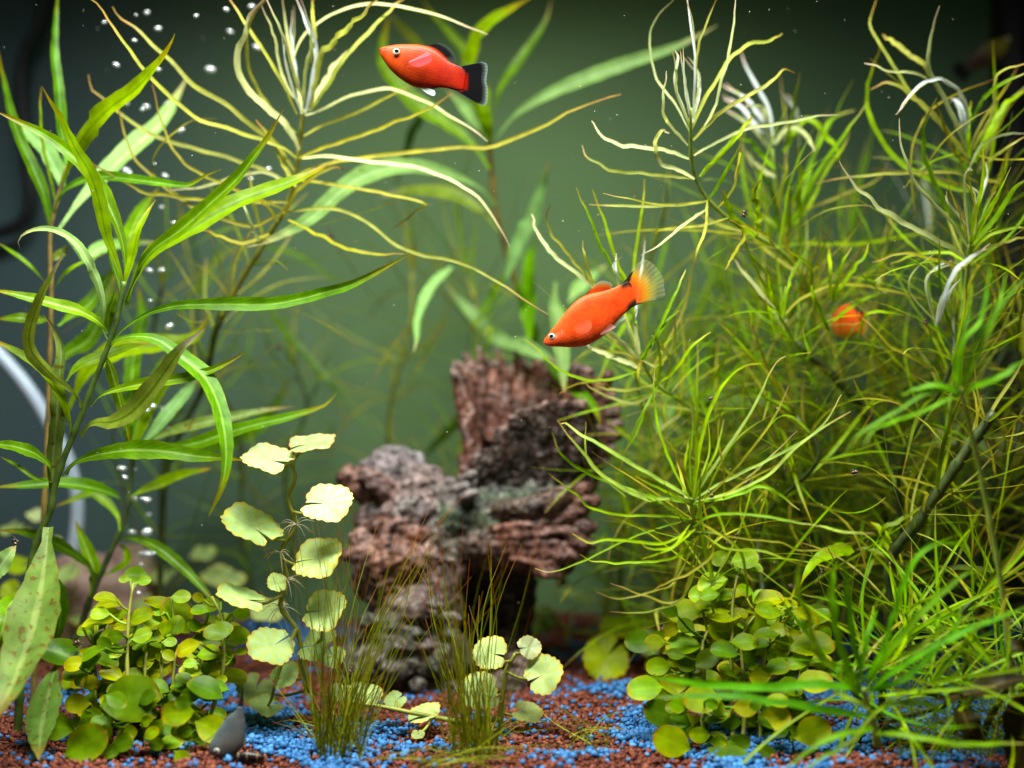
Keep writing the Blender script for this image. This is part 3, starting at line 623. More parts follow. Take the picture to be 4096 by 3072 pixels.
# behind the orange fish
r, st = octo('thin-leaved plant with pale leaves fanned out just below and behind the orange fish', 'E', P('U', 1560, 1380, .60),
 [(3100,2900),(2800,1800),(2500,1150),(2380,1040),(2240,950),(2100,855),(2030,755),(1985,640),(1962,450)], .59, 'stem_lime', 26, 14, d_top=.525)
TR(r, 'E', .525, [
 (34,'thin_pale',[(1985,690),(1900,600),(1800,515),(1740,470)]),
 (42,'thin_pale',[(2000,755),(1850,690),(1700,630),(1650,590)]),
 (24,'thin_lime',[(1970,770),(1800,820),(1650,822),(1500,770),(1400,690),(1330,620),(1252,558)]),
 (26,'thin',[(2080,850),(1900,890),(1750,870),(1690,842)]),
 (28,'thin',[(2120,900),(1950,965),(1850,950),(1700,885),(1640,830)]),
 (28,'thin_lime',[(2090,860),(2115,700),(2085,500)]),
 (26,'thin_green',[(1990,690),(2100,520),(2212,290),(2280,120)]),
 (26,'thin_green',[(2010,690),(2080,560),(2160,450),(2240,380)]),
 (30,'thin_pale',[(1990,660),(1955,450),(1968,370)]),
 (26,'thin_pale',[(1990,680),(1920,500),(1895,420)]),
 (34,'thin_pale',[(1700,240),(1640,190),(1540,110),(1470,60),(1408,-10),(1330,-130),(1310,-230)]),
 (28,'thin',[(1700,240),(1640,150),(1560,60),(1500,-20),(1430,-100),(1400,-200),(1425,-290)]),
 (26,'thin',[(1720,240),(1680,170),(1640,40),(1625,-60)]),
 (30,'thin_lime',[(1960,470),(1900,230),(1830,130),(1770,20),(1740,-20),(1690,-170),(1580,-400)]),
 (28,'thin_lime',[(1960,470),(1900,200),(1840,80),(1760,-190),(1690,-380)]),
 (30,'thin_white',[(1930,380),(1860,200),(1835,120),(1840,20)]),
 (30,'thin_white',[(1960,440),(1990,200),(2010,50),(2025,-60)]),
 (26,'thin_lime',[(1955,470),(1940,300),(1960,40),(2010,-300),(2020,-450)]),
 (24,'thin',[(2010,700),(2100,730),(2200,600),(2212,410)]),
 (22,'thin_gold',[(2015,720),(1900,655),(1800,640),(1720,600)]),
 (30,'thin',[(2150,880),(2180,700),(2090,560),(2060,540)]),
 (26,'thin_lime',[(2100,850),(2212,760),(2330,600),(2440,520)]),
 (22,'thin_lime',[(2110,850),(2030,990),(1960,1180),(1880,1290)])], dd=.02)
grow(r, st[2:8], .05, .95, 6, 5, .05, .0010, ['thin_lime','thin','thin_green','thin_gold'])
# small green crowns mid right
r, st = octo('small fresh green thin-leaved plant with upright crowns left of the blurred orange fish', 'F', P('F', 1000, 1600, .60),
 [(1050,2300),(1060,1700),(1080,1100),(960,750),(840,520),(775,400)], .60, 'stem_lime', 24, 12, d_top=.54)
TR(r, 'F', .54, [
 (28,'thin_green',[(775,420),(720,200),(620,50),(500,-80)]),(26,'thin_green',[(780,400),(760,150),(735,-20)]),
 (28,'thin_lime',[(790,400),(840,150),(930,0),(980,-80)]),(32,'thin_pale',[(770,410),(650,250),(540,120),(495,50)]),
 (26,'thin_green',[(785,410),(810,250),(850,100)]),(22,'thin_lime',[(780,400),(720,260),(700,150)]),
 (26,'thin_lime',[(1060,480),(960,250),(940,100),(860,30),(800,-10)]),(28,'thin_lime',[(1075,300),(1065,120),(1058,-20)]),
 (28,'thin_green',[(1080,300),(1120,120),(1195,-20)]),(30,'thin_lime',[(1085,300),(1170,160),(1270,30),(1290,-40)]),
 (22,'thin_gold',[(800,380),(900,290),(1050,220),(1200,208),(1400,235),(1600,290)]),
 (26,'thin_lime',[(1050,480),(980,300),(950,200)]),
 (26,'thin_green',[(1085,420),(1200,330),(1320,270),(1420,240)]),
 (28,'thin_gold',[(1680,720),(1560,640),(1420,570),(1330,470),(1250,400)]),
 (24,'thin_lime',[(1225,520),(1260,420),(1300,370),(1420,370),(1520,390)])], dd=.02)
grow(r, st[1:], .1, .85, 7, 6, .05, .0011, ['thin_green','thin_lime','thin_gold','thin'], crown=5)
# bright green, close to the glass, right edge
r, st = octo('bright green blurred thin-leaved plant close to the glass at the right edge', 'F', P('I', 2150, 1300, .455),
 [(2150,2700),(2080,2000),(1950,1300),(1880,1000),(1835,820)], .45, 'stem_lime', 30, 20, d_top=.425)
TR(r, 'F', .425, [
 (30,'thin_fresh',[(1850,830),(1650,840),(1500,930),(1380,1000),(1250,1080),(1180,1160),(1145,1230)]),
 (26,'thin_fresh',[(1840,850),(1600,960),(1450,1010),(1330,1060),(1260,1160)]),
 (32,'thin_fresh',[(1830,810),(1850,560),(1960,400),(2010,100)]),(28,'thin_fresh',[(1810,820),(1820,620),(1880,420),(1900,250)]),
 (32,'thin_fresh',[(1860,810),(1980,540),(2100,300),(2240,150)]),(26,'thin_fresh',[(1850,800),(1920,560),(2060,330),(2110,130)]),
 (28,'thin_fresh',[(1820,800),(1800,700),(1830,560)]),(40,'thin_fresh',[(1870,830),(2050,760),(2240,640)]),
 (36,'thin_fresh',[(1850,850),(1700,800),(1560,830),(1480,860)])], dd=.012)
# bright green, close to the glass, bottom
r, st = octo('bright green blurred thin-leaved plant fanning out over the blue gravel close to the glass', 'I', P('I', 1340, 1440, .455),
 [(1345,1440),(1330,1350),(1290,1220),(1262,1120)], .452, 'stem_lime', 44, 26, d_top=.435)
TR(r, 'I', .435, [
 (60,'thin_fresh',[(1245,1130),(1150,950),(1100,800),(1080,600),(1075,450),(1112,350)]),
 (52,'thin_fresh',[(1255,1080),(1200,820),(1170,560),(1155,320)]),
 (44,'thin_fresh',[(1280,1060),(1370,900),(1430,700),(1480,550),(1560,370),(1640,290),(1740,252),(1865,272)]),
 (54,'thin_fresh',[(1285,1090),(1450,850),(1600,680),(1750,530),(1860,440),(1975,430)]),
 (48,'thin_fresh',[(1300,1120),(1500,980),(1700,860),(1900,760),(2240,630)]),
 (44,'thin_fresh',[(1290,1130),(1500,1060),(1720,860),(1830,720),(1835,620)]),
 (34,'thin_fresh',[(1255,1000),(1290,800),(1345,650)]),
 (66,'thin_fresh',[(1240,1120),(1000,1090),(700,1110),(400,1100),(150,1070),(-20,1050)]),
 (56,'thin_fresh',[(1290,1280),(1000,1235),(700,1190),(400,1160),(-20,1170)]),
 (46,'thin_fresh',[(1320,1350),(1250,1365),(1100,1400),(950,1480),(810,1590)]),
 (52,'thin_green',[(1220,1060),(1000,920),(940,700),(875,560),(868,420),(945,255)]),
 (50,'thin_fresh',[(1240,1150),(1140,1010),(1060,990)]),
 (36,'thin_green',[(1290,1300),(1190,1420),(1000,1540),(900,1600)]),
 (36,'thin_green',[(1300,1240),(1120,1150),(1080,1130)]),
 (36,'thin_fresh',[(1300,1260),(1480,1200),(1640,1210),(1800,1300)]),
 (40,'thin_green',[(1330,1380),(1500,1390),(1800,1440),(2240,1440)])], dd=.015)
# thick dark stems right
r, st = octo('thin-leaved plant with thick dark forked stem rising from the blue gravel at the right', 'I', P('I', 1480, 960, .535),
 [(1480,990),(1455,850),(1440,650),(1420,450),(1428,340),(1480,250),(1560,170),(1650,30),(1750,-110),(1900,-330),(2040,-520)], .535, 'stem_dark', 60, 50, d_top=.50)
TR(r, 'I', .525, [
 (28,'thin_dark',[(1415,345),(1330,300),(1270,285),(1210,292)]),
 (80,'thin_lime',[(1200,292),(1120,300),(1000,350),(930,430),(888,505)],'blade'),
 (48,'thin_lime',[(1415,320),(1385,220),(1340,155),(1300,130)],'blade'),
 (34,'thin_dark',[(1440,300),(1380,180),(1520,100),(1640,20)]),
 (26,'thin_dark',[(1600,150),(1650,120),(1610,50)]),
 (40,'thin_dark',[(1440,600),(1560,500),(1700,430),(1850,400),(2050,420),(2240,440)]),
 (46,'thin_dark',[(1450,740),(1650,760),(1900,700),(2020,680)]),
 (34,'thin_green',[(1440,820),(1300,700),(1180,630),(1000,580),(900,560)])], dd=.02)
grow(r, st[5:], .1, .95, 6, 5, .045, .0011, ['thin_dark','thin_gold','thin'])
r, st = octo('thick dark green stem cut off at its brown top among the thin-leaved plants', 'F', P('F', 1500, 1700, .57),
 [(1500,2100),(1470,1600),(1430,1250),(1260,940),(1030,690),(945,620),(858,545)], .57, 'stem_dark', 52, 44)
V_, F_, U_ = tube_geo(spline([P('F', 862, 550, .57), P('F', 838, 528, .57)], 3), [px('F', 26, .57)]*4, 8)
mesh_obj('cut_top', V_, F_, M['stem_brown'], r, U_)
grow(r, st[1:], .2, .8, 6, 4, .05, .0011, ['thin_dark','thin_gold','thin'], kap=(0,1.2))
# brown old leaves at the lower right corner
r = plant('broad_leaf_plant', 'dark brown withered broad-leaved plant in the lower right corner', 'plant', P('I', 2300, 1500, .455), None)
tube('stem', stem_pts('I', [(2300,1520),(2260,1200),(2290,900),(2330,700)], .45, .44), px('I', 28, .45), M['stem_dark'], r, 7, 20)
M['brown_leaf'] = leaf_mat('withered_leaf_brown', (.03,.028,.006), (.035,.025,.006), (.05,.03,.01), (.10,.07,.02), .2, .5)
TR(r, 'I', .445, [(230,'brown_leaf',[(2330,1000),(2290,1150),(2220,1350),(2150,1660)],'strap',.0),
 (90,'brown_leaf',[(2290,980),(2200,880),(2130,890),(2100,960)],'blade',.0),
 (120,'brown_leaf',[(2280,1050),(2100,1080),(1950,1130),(1700,1190)],'strap',.01),
 (140,'brown_leaf',[(1960,1420),(1890,1350),(1850,1260),(1830,1230)],'blade',.01)])

# ------------------------------------------------------------------ thin leaved plants of the thicket behind, grown freely
THICKET = [ # foot x, top x, top y (whole picture), distance, whorls, leaves each, mats, label
 (1300,1420,800,.665,9,5,'ly','slender blurred thin-leaved plant just right of the driftwood top'),
 (1345,1395,600,.64,10,5,'ly','thin-leaved plant rising straight behind the tail of the orange fish'),
 (1430,1560,640,.68,10,5,'lg','yellow-green thin-leaved plant far behind, right of the clear tail fin'),
 (1510,1650,545,.625,11,5,'lyg','thin-leaved plant with a crossing pair of stems behind the white crown'),
 (1575,1700,690,.585,9,5,'gly','bright thin-leaved plant in the middle of the right thicket'),
 (1640,1600,760,.70,10,5,'dy','dim olive thin-leaved plant at the very back of the right thicket'),
 (1720,1830,520,.665,11,5,'lgw','tall thin-leaved plant whose pale crown stands over the blurred orange fish'),
 (1800,1900,600,.60,10,5,'lyd','thin-leaved plant directly behind the small snail hanging under a leaf'),
 (1860,2010,520,.69,11,5,'gdw','tall blurred thin-leaved plant left of the black corner strip'),
 (1905,2060,680,.56,9,5,'lgd','thin-leaved plant with curling olive leaves right of the blurred orange fish'),
 (1985,1950,820,.62,9,5,'dyl','olive thin-leaved plant above the thick dark forked stem'),
 (2060,2150,620,.64,10,5,'gd','shaded thin-leaved plant in front of the black corner strip'),
 (2110,2200,760,.575,9,5,'ld','shaded yellowish thin-leaved plant at the right edge'),
 (2150,2120,930,.60,8,5,'dy','low dark thin-leaved plant at the right edge above the blue gravel'),
 (1600,1720,900,.555,8,5,'lyg','thin-leaved plant standing behind the right oval-leaved bush'),
 (1765,1690,960,.60,8,5,'dyl','low olive thin-leaved plant behind the leaning cut stem'),
 (1475,1490,880,.60,9,5,'ldy','thin-leaved plant behind the sharp bright whorl'),
 (2205,2240,560,.70,9,5,'d','dark thin-leaved plant half cut off by the right edge'),
 (1400,1520,1000,.62,7,5,'dy','low dim thin-leaved plant between the driftwood and the right bush'),
 (560,430,640,.69,6,4,'dg','faint thin-leaved plant behind the bubble column'),
 (590,640,800,.71,6,4,'dg','faint thin-leaved plant behind the round white leaves'),
 (820,890,590,.70,7,5,'yd','faint olive thin-leaved plant left above the driftwood'),
 (985,1010,600,.69,7,5,'yl','blurred yellowish thin-leaved plant behind the driftwood top'),
 (340,350,620,.66,6,4,'dg','faint thin-leaved plant behind the left willow-leaved stems'),
 (1905,1955,1330,.492,4,4,'gd','low fresh green thin-leaved plant right of the thick dark stem foot'),
 (2060,2110,1290,.485,4,4,'gd','low green thin-leaved plant on the blue gravel near the right edge'),
 (1850,1880,1440,.482,3,5,'fg','low bright green thin-leaved plant in the middle of the blue gravel at the right'),
 (2000,2010,1480,.474,3,5,'fg','short bright green thin-leaved plant nearest the glass at the right'),
 (2120,2150,1440,.478,3,5,'fg','short green thin-leaved plant left of the dark corner leaf'),
 (2160,2185,1340,.505,4,5,'gd','low shaded thin-leaved plant at the right edge of the blue gravel')]
THICKET += [(1480,1500,700,.715,9,6,'lg','far blurred yellow-green thin-leaved plant by the back wall, right of the clear tail fin'),
 (1600,1660,640,.72,9,6,'lg','far blurred thin-leaved plant by the back wall under the bent white crown'),
 (1740,1760,620,.72,9,6,'gl','far blurred thin-leaved plant by the back wall behind the blurred orange fish'),
 (1880,1900,640,.725,9,6,'gd','far blurred green thin-leaved plant by the back wall in the right half'),
 (2010,2040,700,.725,8,6,'gd','far blurred shaded thin-leaved plant by the back wall left of the black corner'),
 (1560,1540,980,.70,7,6,'lg','low blurred thin-leaved plant behind the sharp whorl and the right bush'),
 (1690,1700,1000,.69,7,6,'gl','low blurred green thin-leaved plant behind the top of the right bush'),
 (1830,1840,1010,.68,7,6,'gd','low blurred green thin-leaved plant behind the forked dark stem'),
 (1990,2000,1060,.67,6,6,'gd','low shaded thin-leaved plant above the far blue gravel')]
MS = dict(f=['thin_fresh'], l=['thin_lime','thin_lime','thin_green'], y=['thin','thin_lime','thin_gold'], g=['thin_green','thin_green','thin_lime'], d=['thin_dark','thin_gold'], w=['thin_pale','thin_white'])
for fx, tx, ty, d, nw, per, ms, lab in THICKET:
    if fx > 1850 or (ty > 860 and fx > 1500): ms = ms.replace('l', 'd').replace('y', 'd')  # thicket shade put into leaf colour: paler materials swapped for the dark one
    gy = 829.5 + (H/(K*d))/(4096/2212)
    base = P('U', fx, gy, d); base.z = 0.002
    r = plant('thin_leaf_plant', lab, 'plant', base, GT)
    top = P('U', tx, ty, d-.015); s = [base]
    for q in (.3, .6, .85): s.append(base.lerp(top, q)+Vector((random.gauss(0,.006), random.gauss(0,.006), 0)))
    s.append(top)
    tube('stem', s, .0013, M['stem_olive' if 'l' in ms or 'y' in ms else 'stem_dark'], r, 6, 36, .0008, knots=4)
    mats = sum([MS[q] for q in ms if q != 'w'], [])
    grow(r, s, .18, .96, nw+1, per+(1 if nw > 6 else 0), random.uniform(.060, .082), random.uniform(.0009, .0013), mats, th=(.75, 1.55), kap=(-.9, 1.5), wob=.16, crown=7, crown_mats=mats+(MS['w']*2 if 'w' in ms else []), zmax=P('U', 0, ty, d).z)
# ------------------------------------------------------------------ round leaves (pennywort) and oval leaves
def disc_frame(c, cx, cy, a, b, ang, d, up=1):
    """axes of a leaf disc seen as an ellipse a x b tilted by ang degrees; up=1: its upper face is seen"""
    ctr = P(c, cx, cy, d); ra = px(c, a, d); cs = max(.12, min(1, b/a))
    t = math.radians(ang); e1 = Vector((math.cos(t), 0, -math.sin(t)))
    pr = Vector((math.sin(t), 0, math.cos(t)))
    if pr.z < 0: pr = -pr
    sn = math.sqrt(1-cs*cs)
    e2 = pr*cs+Vector((0, 1, 0))*sn*up
    return ctr, e1, e2, ra
def penny_leaf(root, c, cx, cy, a, b, ang, notch, d, m, up=1, name='leaf', crn=17):
    a *= .93; b *= .93
    ctr, e1, e2, ra = disc_frame(c, cx, cy, a, b, ang, d, up)
    Nn = e1.cross(e2).normalized()
    if Nn.z < 0: Nn = -Nn
    nt = math.radians(notch); rings = 6; seg = 84; V, F, UV = [], [], []
    ph = random.random()*6
    # centre (stalk point) pushed a little to the notch
    c0 = Vector((math.cos(nt), math.sin(nt)))*.10
    gap = math.radians(random.uniform(3, 9))
    for j in range(rings+1):
        q = j/rings
        for k in range(seg+1):
            u = k/seg; th = nt+gap+(2*math.pi-2*gap)*u
            sh = 1-.16*math.exp(-((min(u, 1-u))/.035)**2)
            rr = sh*(1+.075*(abs(math.sin(crn*.5*th+ph+.4*math.sin(3*th)))-.6)*q**6+.06*math.sin(2*th+ph)+.03*math.sin(3*th+ph*2))
            x = c0.x*(1-q)+math.cos(th)*rr*q; y = c0.y*(1-q)+math.sin(th)*rr*q
            z = .10*q*q*math.sin(3*th+ph)+.07*math.sin(5*th+ph*1.7)*q*q-.10*(1-q)**2
            V.append(ctr+e1*(x*ra)+e2*(y*ra)+Nn*(z*ra*.8))
            UV.append((.5+.5*math.cos(th*9)*.0+.45*abs(math.sin(th*4.5)) if q > 0 else .8, .1+.85*q))
    w_ = seg+1
    for j in range(rings):
        for k in range(seg): F.append((j*w_+k, j*w_+k+1, (j+1)*w_+k+1, (j+1)*w_+k))
    o = mesh_obj(name, V, F, M[m], root, UV)
    return o, ctr+e1*(c0.x*ra)+e2*(c0.y*ra)-Nn*(.10*ra)
def near(pts, p):
    S = spline(pts, 40); return min(S, key=lambda q: (q-p).length+max(0, q.z-p.z)*2)
def penny_plant(label, base, stems, leaves, c, group=GP, stem_w=.0010, mat='stem_olive', pet_w=.0006):
    r = plant('pennywort', label, 'plant', base, group); S = []
    for s in stems:
        S.append(s); tube('stem', s, stem_w, M[mat], r, 7, 30, stem_w*.7)
    for L_ in leaves:
        cx, cy, a, b, ang, notch, d, m = L_[:8]; up = L_[8] if len(L_) > 8 else 1
        o, at = penny_leaf(r, c, cx, cy, a, b, ang, notch, d, m, up)
        foot = min((near(s, at) for s in S), key=lambda q: (q-at).length)
        mid = at.lerp(foot, .5)-Vector((0, 0, (at-foot).length*.12))
        tube('leaf_stalk', [foot, mid, at], pet_w, M[mat], r, 5, 8, pet_w*.8)
    return r, S
base = P('G', 1850, 1130, .51); base.z = .001
s1 = stem_pts('G', [(1900,1180),(1870,1000),(1835,800),(1735,660),(1780,490),(1740,320),(1835,150),(1780,0),(1830,-130),(1810,-220),(1850,-290)], .515, .50)
r, S = penny_plant('tall pennywort with zigzag stem and round near-white leaves left of the driftwood', base, [s1, [s1[2], P('G', 1760, 960, .505), P('G', 1700, 1150, .50)], [s1[1], P('G', 1990, 860, .505)]], [
 (1560,150,200,92,28,-20,.50,'penny'),
 (2025,15,176,118,-12,165,.495,'penny_white'), (1965,355,182,115,-25,160,.495,'penny'), (1662,-262,172,82,4,-30,.50,'penny_white'),
 (1922,-356,158,58,-8,190,.506,'penny_white'), (2005,680,165,110,-30,150,.495,'penny'), (1500,600,170,42,22,10,.495,'penny'),
 (1715,510,75,44,45,-20,.50,'penny'), (1680,900,165,92,25,60,.49,'penny'), (1960,890,150,70,-32,150,.505,'penny'), (1580,1165,135,75,10,80,.515,'penny'),
 (1760,1085,105,70,-15,200,.51,'penny'), (1650,1265,120,42,8,30,.505,'penny'), (2060,970,90,60,-20,100,.51,'penny'),
 (2120,1190,85,50,10,90,.52,'penny')], 'G')
for k, (x, y) in enumerate([(1832,150),(1732,325),(1780,492),(1732,660)]):
    for q in range(11):
        a = random.uniform(0, 6.28); p0 = P('G', x, y, .503); l_ = px('G', random.uniform(60, 150), .5)
        dv = Vector((math.cos(a), random.uniform(-.5,.5), math.sin(a)*.6-.35)).normalized()
        tube('root', [p0, p0+dv*l_*.5+Vector((0,0,.0006)), p0+dv*l_-Vector((0,0,.001))], .00013, M['root'], r, 4, 5, .00008)
base = P('H', 1080, 1480, .50); base.z = .001
s2 = stem_pts('H', [(1080,1500),(1090,1350),(1100,1200),(1120,1060),(1180,950)], .50)
s2b = stem_pts('H', [(1090,1350),(900,1380),(600,1330),(350,1280),(150,1250)], .50, .495)
penny_plant('low pennywort with lime round leaves among the hair grass at the driftwood foot', base, [s2, s2b], [
 (1025,945,122,96,10,-5,.492,'penny'), (1265,910,82,66,0,190,.495,'penny_white'), (1350,1075,142,108,-38,175,.49,'penny'),
 (955,1180,135,102,15,-20,.497,'penny'), (1250,1310,102,54,5,170,.50,'penny'), (1030,1250,56,36,-10,40,.495,'penny'), (975,1380,52,34,20,0,.497,'penny'),
 (250,1195,110,62,15,90,.51,'penny'), (435,1240,78,48,-12,30,.505,'penny'), (610,1315,112,42,-14,160,.50,'penny'), (575,1450,44,26,0,90,.49,'penny')], 'H')
base = P('H', 1500, 850, .62); base.z = .001
penny_plant('blurred pennywort behind the driftwood with a large green notched leaf over the red gravel', base, [stem_pts('H', [(1500,900),(1480,800),(1420,720)], .64), stem_pts('H', [(1600,1080),(1700,1010),(1800,960),(1900,850)], .60)], [
 (1740,970,162,132,8,55,.585,'penny_green'), (1340,745,105,86,-40,120,.655,'penny'), (1262,665,70,44,20,60,.66,'penny'), (1860,770,170,58,-4,60,.62,'penny_green'),
 (1995,880,95,86,0,20,.60,'penny'), (1765,632,75,50,10,90,.68,'penny'), (1560,590,110,26,14,90,.70,'penny'), (2050,620,100,44,-8,90,.65,'penny'), (1960,700,80,40,10,60,.64,'penny')], 'H', stem_w=.0009)
base = P('G', 900, 780, .66); base.z = .001
penny_plant('blurred pennywort with flat pale floating discs behind the left bush', base, [stem_pts('G', [(900,800),(950,640),(1100,520),(1250,340)], .66), stem_pts('G', [(500,800),(430,600),(300,400),(180,160)], .64)], [
 (1260,328,88,44,-6,90,.66,'penny'), (1385,478,150,56,8,60,.64,'penny'), (1000,466,100,40,-10,70,.65,'penny'), (1660,680,118,62,10,20,.60,'penny'),
 (420,450,95,58,-20,40,.63,'penny'), (230,92,72,30,6,60,.64,'penny_white'), (70,172,84,30,-8,60,.64,'penny'), (335,262,54,40,0,10,.63,'penny'),
 (65,560,75,62,0,10,.60,'penny_green'), (460,1110,90,40,-14,60,.56,'penny_green'), (500,690,110,70,0,50,.64,'penny'), (100,400,90,50,20,30,.62,'penny_green'), (885,640,70,50,-20,90,.64,'penny')], 'G', stem_w=.0009)
base = P('I', 1300, 700, .62); base.z = .001
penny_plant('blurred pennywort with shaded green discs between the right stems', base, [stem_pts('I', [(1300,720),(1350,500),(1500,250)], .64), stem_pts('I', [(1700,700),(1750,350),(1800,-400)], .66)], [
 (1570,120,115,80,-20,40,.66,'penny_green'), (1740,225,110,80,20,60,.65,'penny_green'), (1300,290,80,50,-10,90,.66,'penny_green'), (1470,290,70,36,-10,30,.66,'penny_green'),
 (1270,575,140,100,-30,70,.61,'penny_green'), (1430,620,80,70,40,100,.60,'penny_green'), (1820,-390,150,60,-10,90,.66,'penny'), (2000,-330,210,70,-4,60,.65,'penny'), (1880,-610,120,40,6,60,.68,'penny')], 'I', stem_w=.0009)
r = plant('broad_leaf_plant', 'single large pale blurred leaf lying level in the thicket right of the driftwood', 'plant', P('U', 1440, 1350, .68))
tube('stem', stem_pts('F', [(60,2100),(40,1500),(60,1000),(130,830)], .68), .0012, M['stem_dark'], r, 6, 20)
TR(r, 'F', .66, [(150,'willow_pale',[(90,820),(160,800),(300,830),(450,870),(620,890),(790,890)],'blade',.0), (120,'willow_pale',[(120,850),(60,1100),(0,1180),(-60,1260)],'blade',.0)])

def oval_leaf(root, c, cx, cy, a, b, ang, d, m, foot, up=1, name='leaf'):
    """spoon-shaped leaf drawn as an ellipse, its stalk runs back to foot"""
    a *= 1.03; b *= 1.03; AS = .76
    ctr, e1, e2, ra = disc_frame(c, cx, cy, max(a, b), max(a, b)*min(.97, min(a, b)/(max(a, b)*AS)), ang if a >= b else ang+90, d, up)
    v = foot-ctr
    # long axis: the drawn ellipse's own long axis, pointing away from the foot; round leaves simply point away from it
    ax = e1 if min(a, b) < .80*max(a, b) else (e1*v.dot(e1)+e2*v.dot(e2)).normalized()
    if ax.dot(v) > 0: ax = -ax
    Nn = e1.cross(e2).normalized()
    if Nn.z < 0: Nn = -Nn
    sdv = Nn.cross(ax).normalized()
    la = px(c, max(a, b), d); wd = la*AS
    n = 11; V, F, UV = [], [], []; cup = random.uniform(.05, .28); bend = random.uniform(-.05, .28); ph = random.random()*6
    for i in range(n+1):
        t = .5-.5*math.cos(math.pi*i/n); x = -1+2*t
        hw = (max(0, 1-abs(x)**2.3))**.5 if x > -.2 else (max(0, 1-((-.2-x)/.8)**1.5))*.98
        hw = max(hw, .05 if i in (0, n) else 0)
        for k in range(5):
            q = -1+k/2
            z = cup*abs(q)**2*hw*wd-bend*la*(x*x)*.5+.04*la*math.sin(4*x+ph+q*2)
            p = ctr+ax*(x*la)+sdv*(q*hw*wd)+Nn*z
            V.append(p); UV.append((k/4, t))
    for i in range(n):
        for k in range(4): F.append((i*5+k, i*5+k+1, i*5+k+6, i*5+k+5))
    # stalk grown in the same blade
    b0 = ctr-ax*la-Nn*(bend*la*.5)
    mid = b0.lerp(foot, .5)-Vector((0,0,(b0-foot).length*.10))
    pts = spline([b0+ax*la*.06, mid, foot], 6); tv, tf, tuv = tube_geo(pts, [.00045]*len(pts), 5); o = len(V)
    V += tv; F += [tuple(o+j for j in f) for f in tf]; UV += [(.5, .3)]*len(tv)
    return mesh_obj(name, V, F, M[m], root, UV)
def bush(label, c, base, stems, leaves, dd, fill, top):
    r = plant('oval_leaf_plant', label, 'plant', base, GB)
    for s in stems: tube('stem', s, .0008, M['stem_olive'], r, 6, 16, .0005, knots=4)
    allp = sum([spline(s, 24) for s in stems], [])
    for L_ in leaves:
        cx, cy, a, b, ang = L_[:5]; m = L_[5] if len(L_) > 5 else random.choice(['bush','bush','bush','bush_yellow'])
        d = L_[6] if len(L_) > 6 else dd(cx, cy)
        ctr = P(c, cx, cy, d)
        foot = min(allp, key=lambda q: (q-ctr).length+3*max(0, q.z-ctr.z+.002))
        if (foot-ctr).length > .028: foot = ctr+(foot-ctr).normalized()*.028
        oval_leaf(r, c, cx, cy, a, b, ang, d, m, foot, 1)
    x0, y0, x1, y1, nf, dA, dB = fill
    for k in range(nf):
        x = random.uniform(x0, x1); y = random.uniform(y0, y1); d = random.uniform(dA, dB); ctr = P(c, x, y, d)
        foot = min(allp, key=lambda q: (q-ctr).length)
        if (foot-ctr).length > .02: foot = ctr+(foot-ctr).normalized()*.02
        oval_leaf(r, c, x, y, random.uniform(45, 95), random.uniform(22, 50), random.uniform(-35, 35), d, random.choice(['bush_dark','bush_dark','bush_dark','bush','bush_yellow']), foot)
    cx0, cy0, rx, ry, nt_, dA, dB = top
    for k in range(nt_):
        q, th = math.sqrt(random.random()), random.uniform(0, 6.283); x, y = cx0+rx*q*math.cos(th), cy0+ry*q*math.sin(th); d = random.uniform(dA, dB); ctr = P(c, x, y, d)
        foot = min(allp, key=lambda q: (q-ctr).length)
        if (foot-ctr).length > .016: foot = ctr+(foot-ctr).normalized()*.016
        oval_leaf(r, c, x, y, random.uniform(40, 72), random.uniform(18, 36), random.uniform(-28, 28), d, random.choice(['bush','bush','bush_pale','bush_yellow']), foot)
    for k in range(34):      # darker leaves low down at the front
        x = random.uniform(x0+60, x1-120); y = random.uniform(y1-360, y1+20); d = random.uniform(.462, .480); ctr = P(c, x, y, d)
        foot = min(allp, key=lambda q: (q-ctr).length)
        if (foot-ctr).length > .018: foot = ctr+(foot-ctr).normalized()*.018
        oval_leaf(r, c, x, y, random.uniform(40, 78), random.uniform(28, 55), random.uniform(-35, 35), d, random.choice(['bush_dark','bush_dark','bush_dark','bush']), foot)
    return r
by = 'bush_yellow'; bd = 'bush_dark'; bp = 'bush_pale'
def dG(x, y): return .505-.030*(y-450)/1150+random.uniform(-.006, .006)
b = P('G', 1000, 1560, .475); b.z = .001
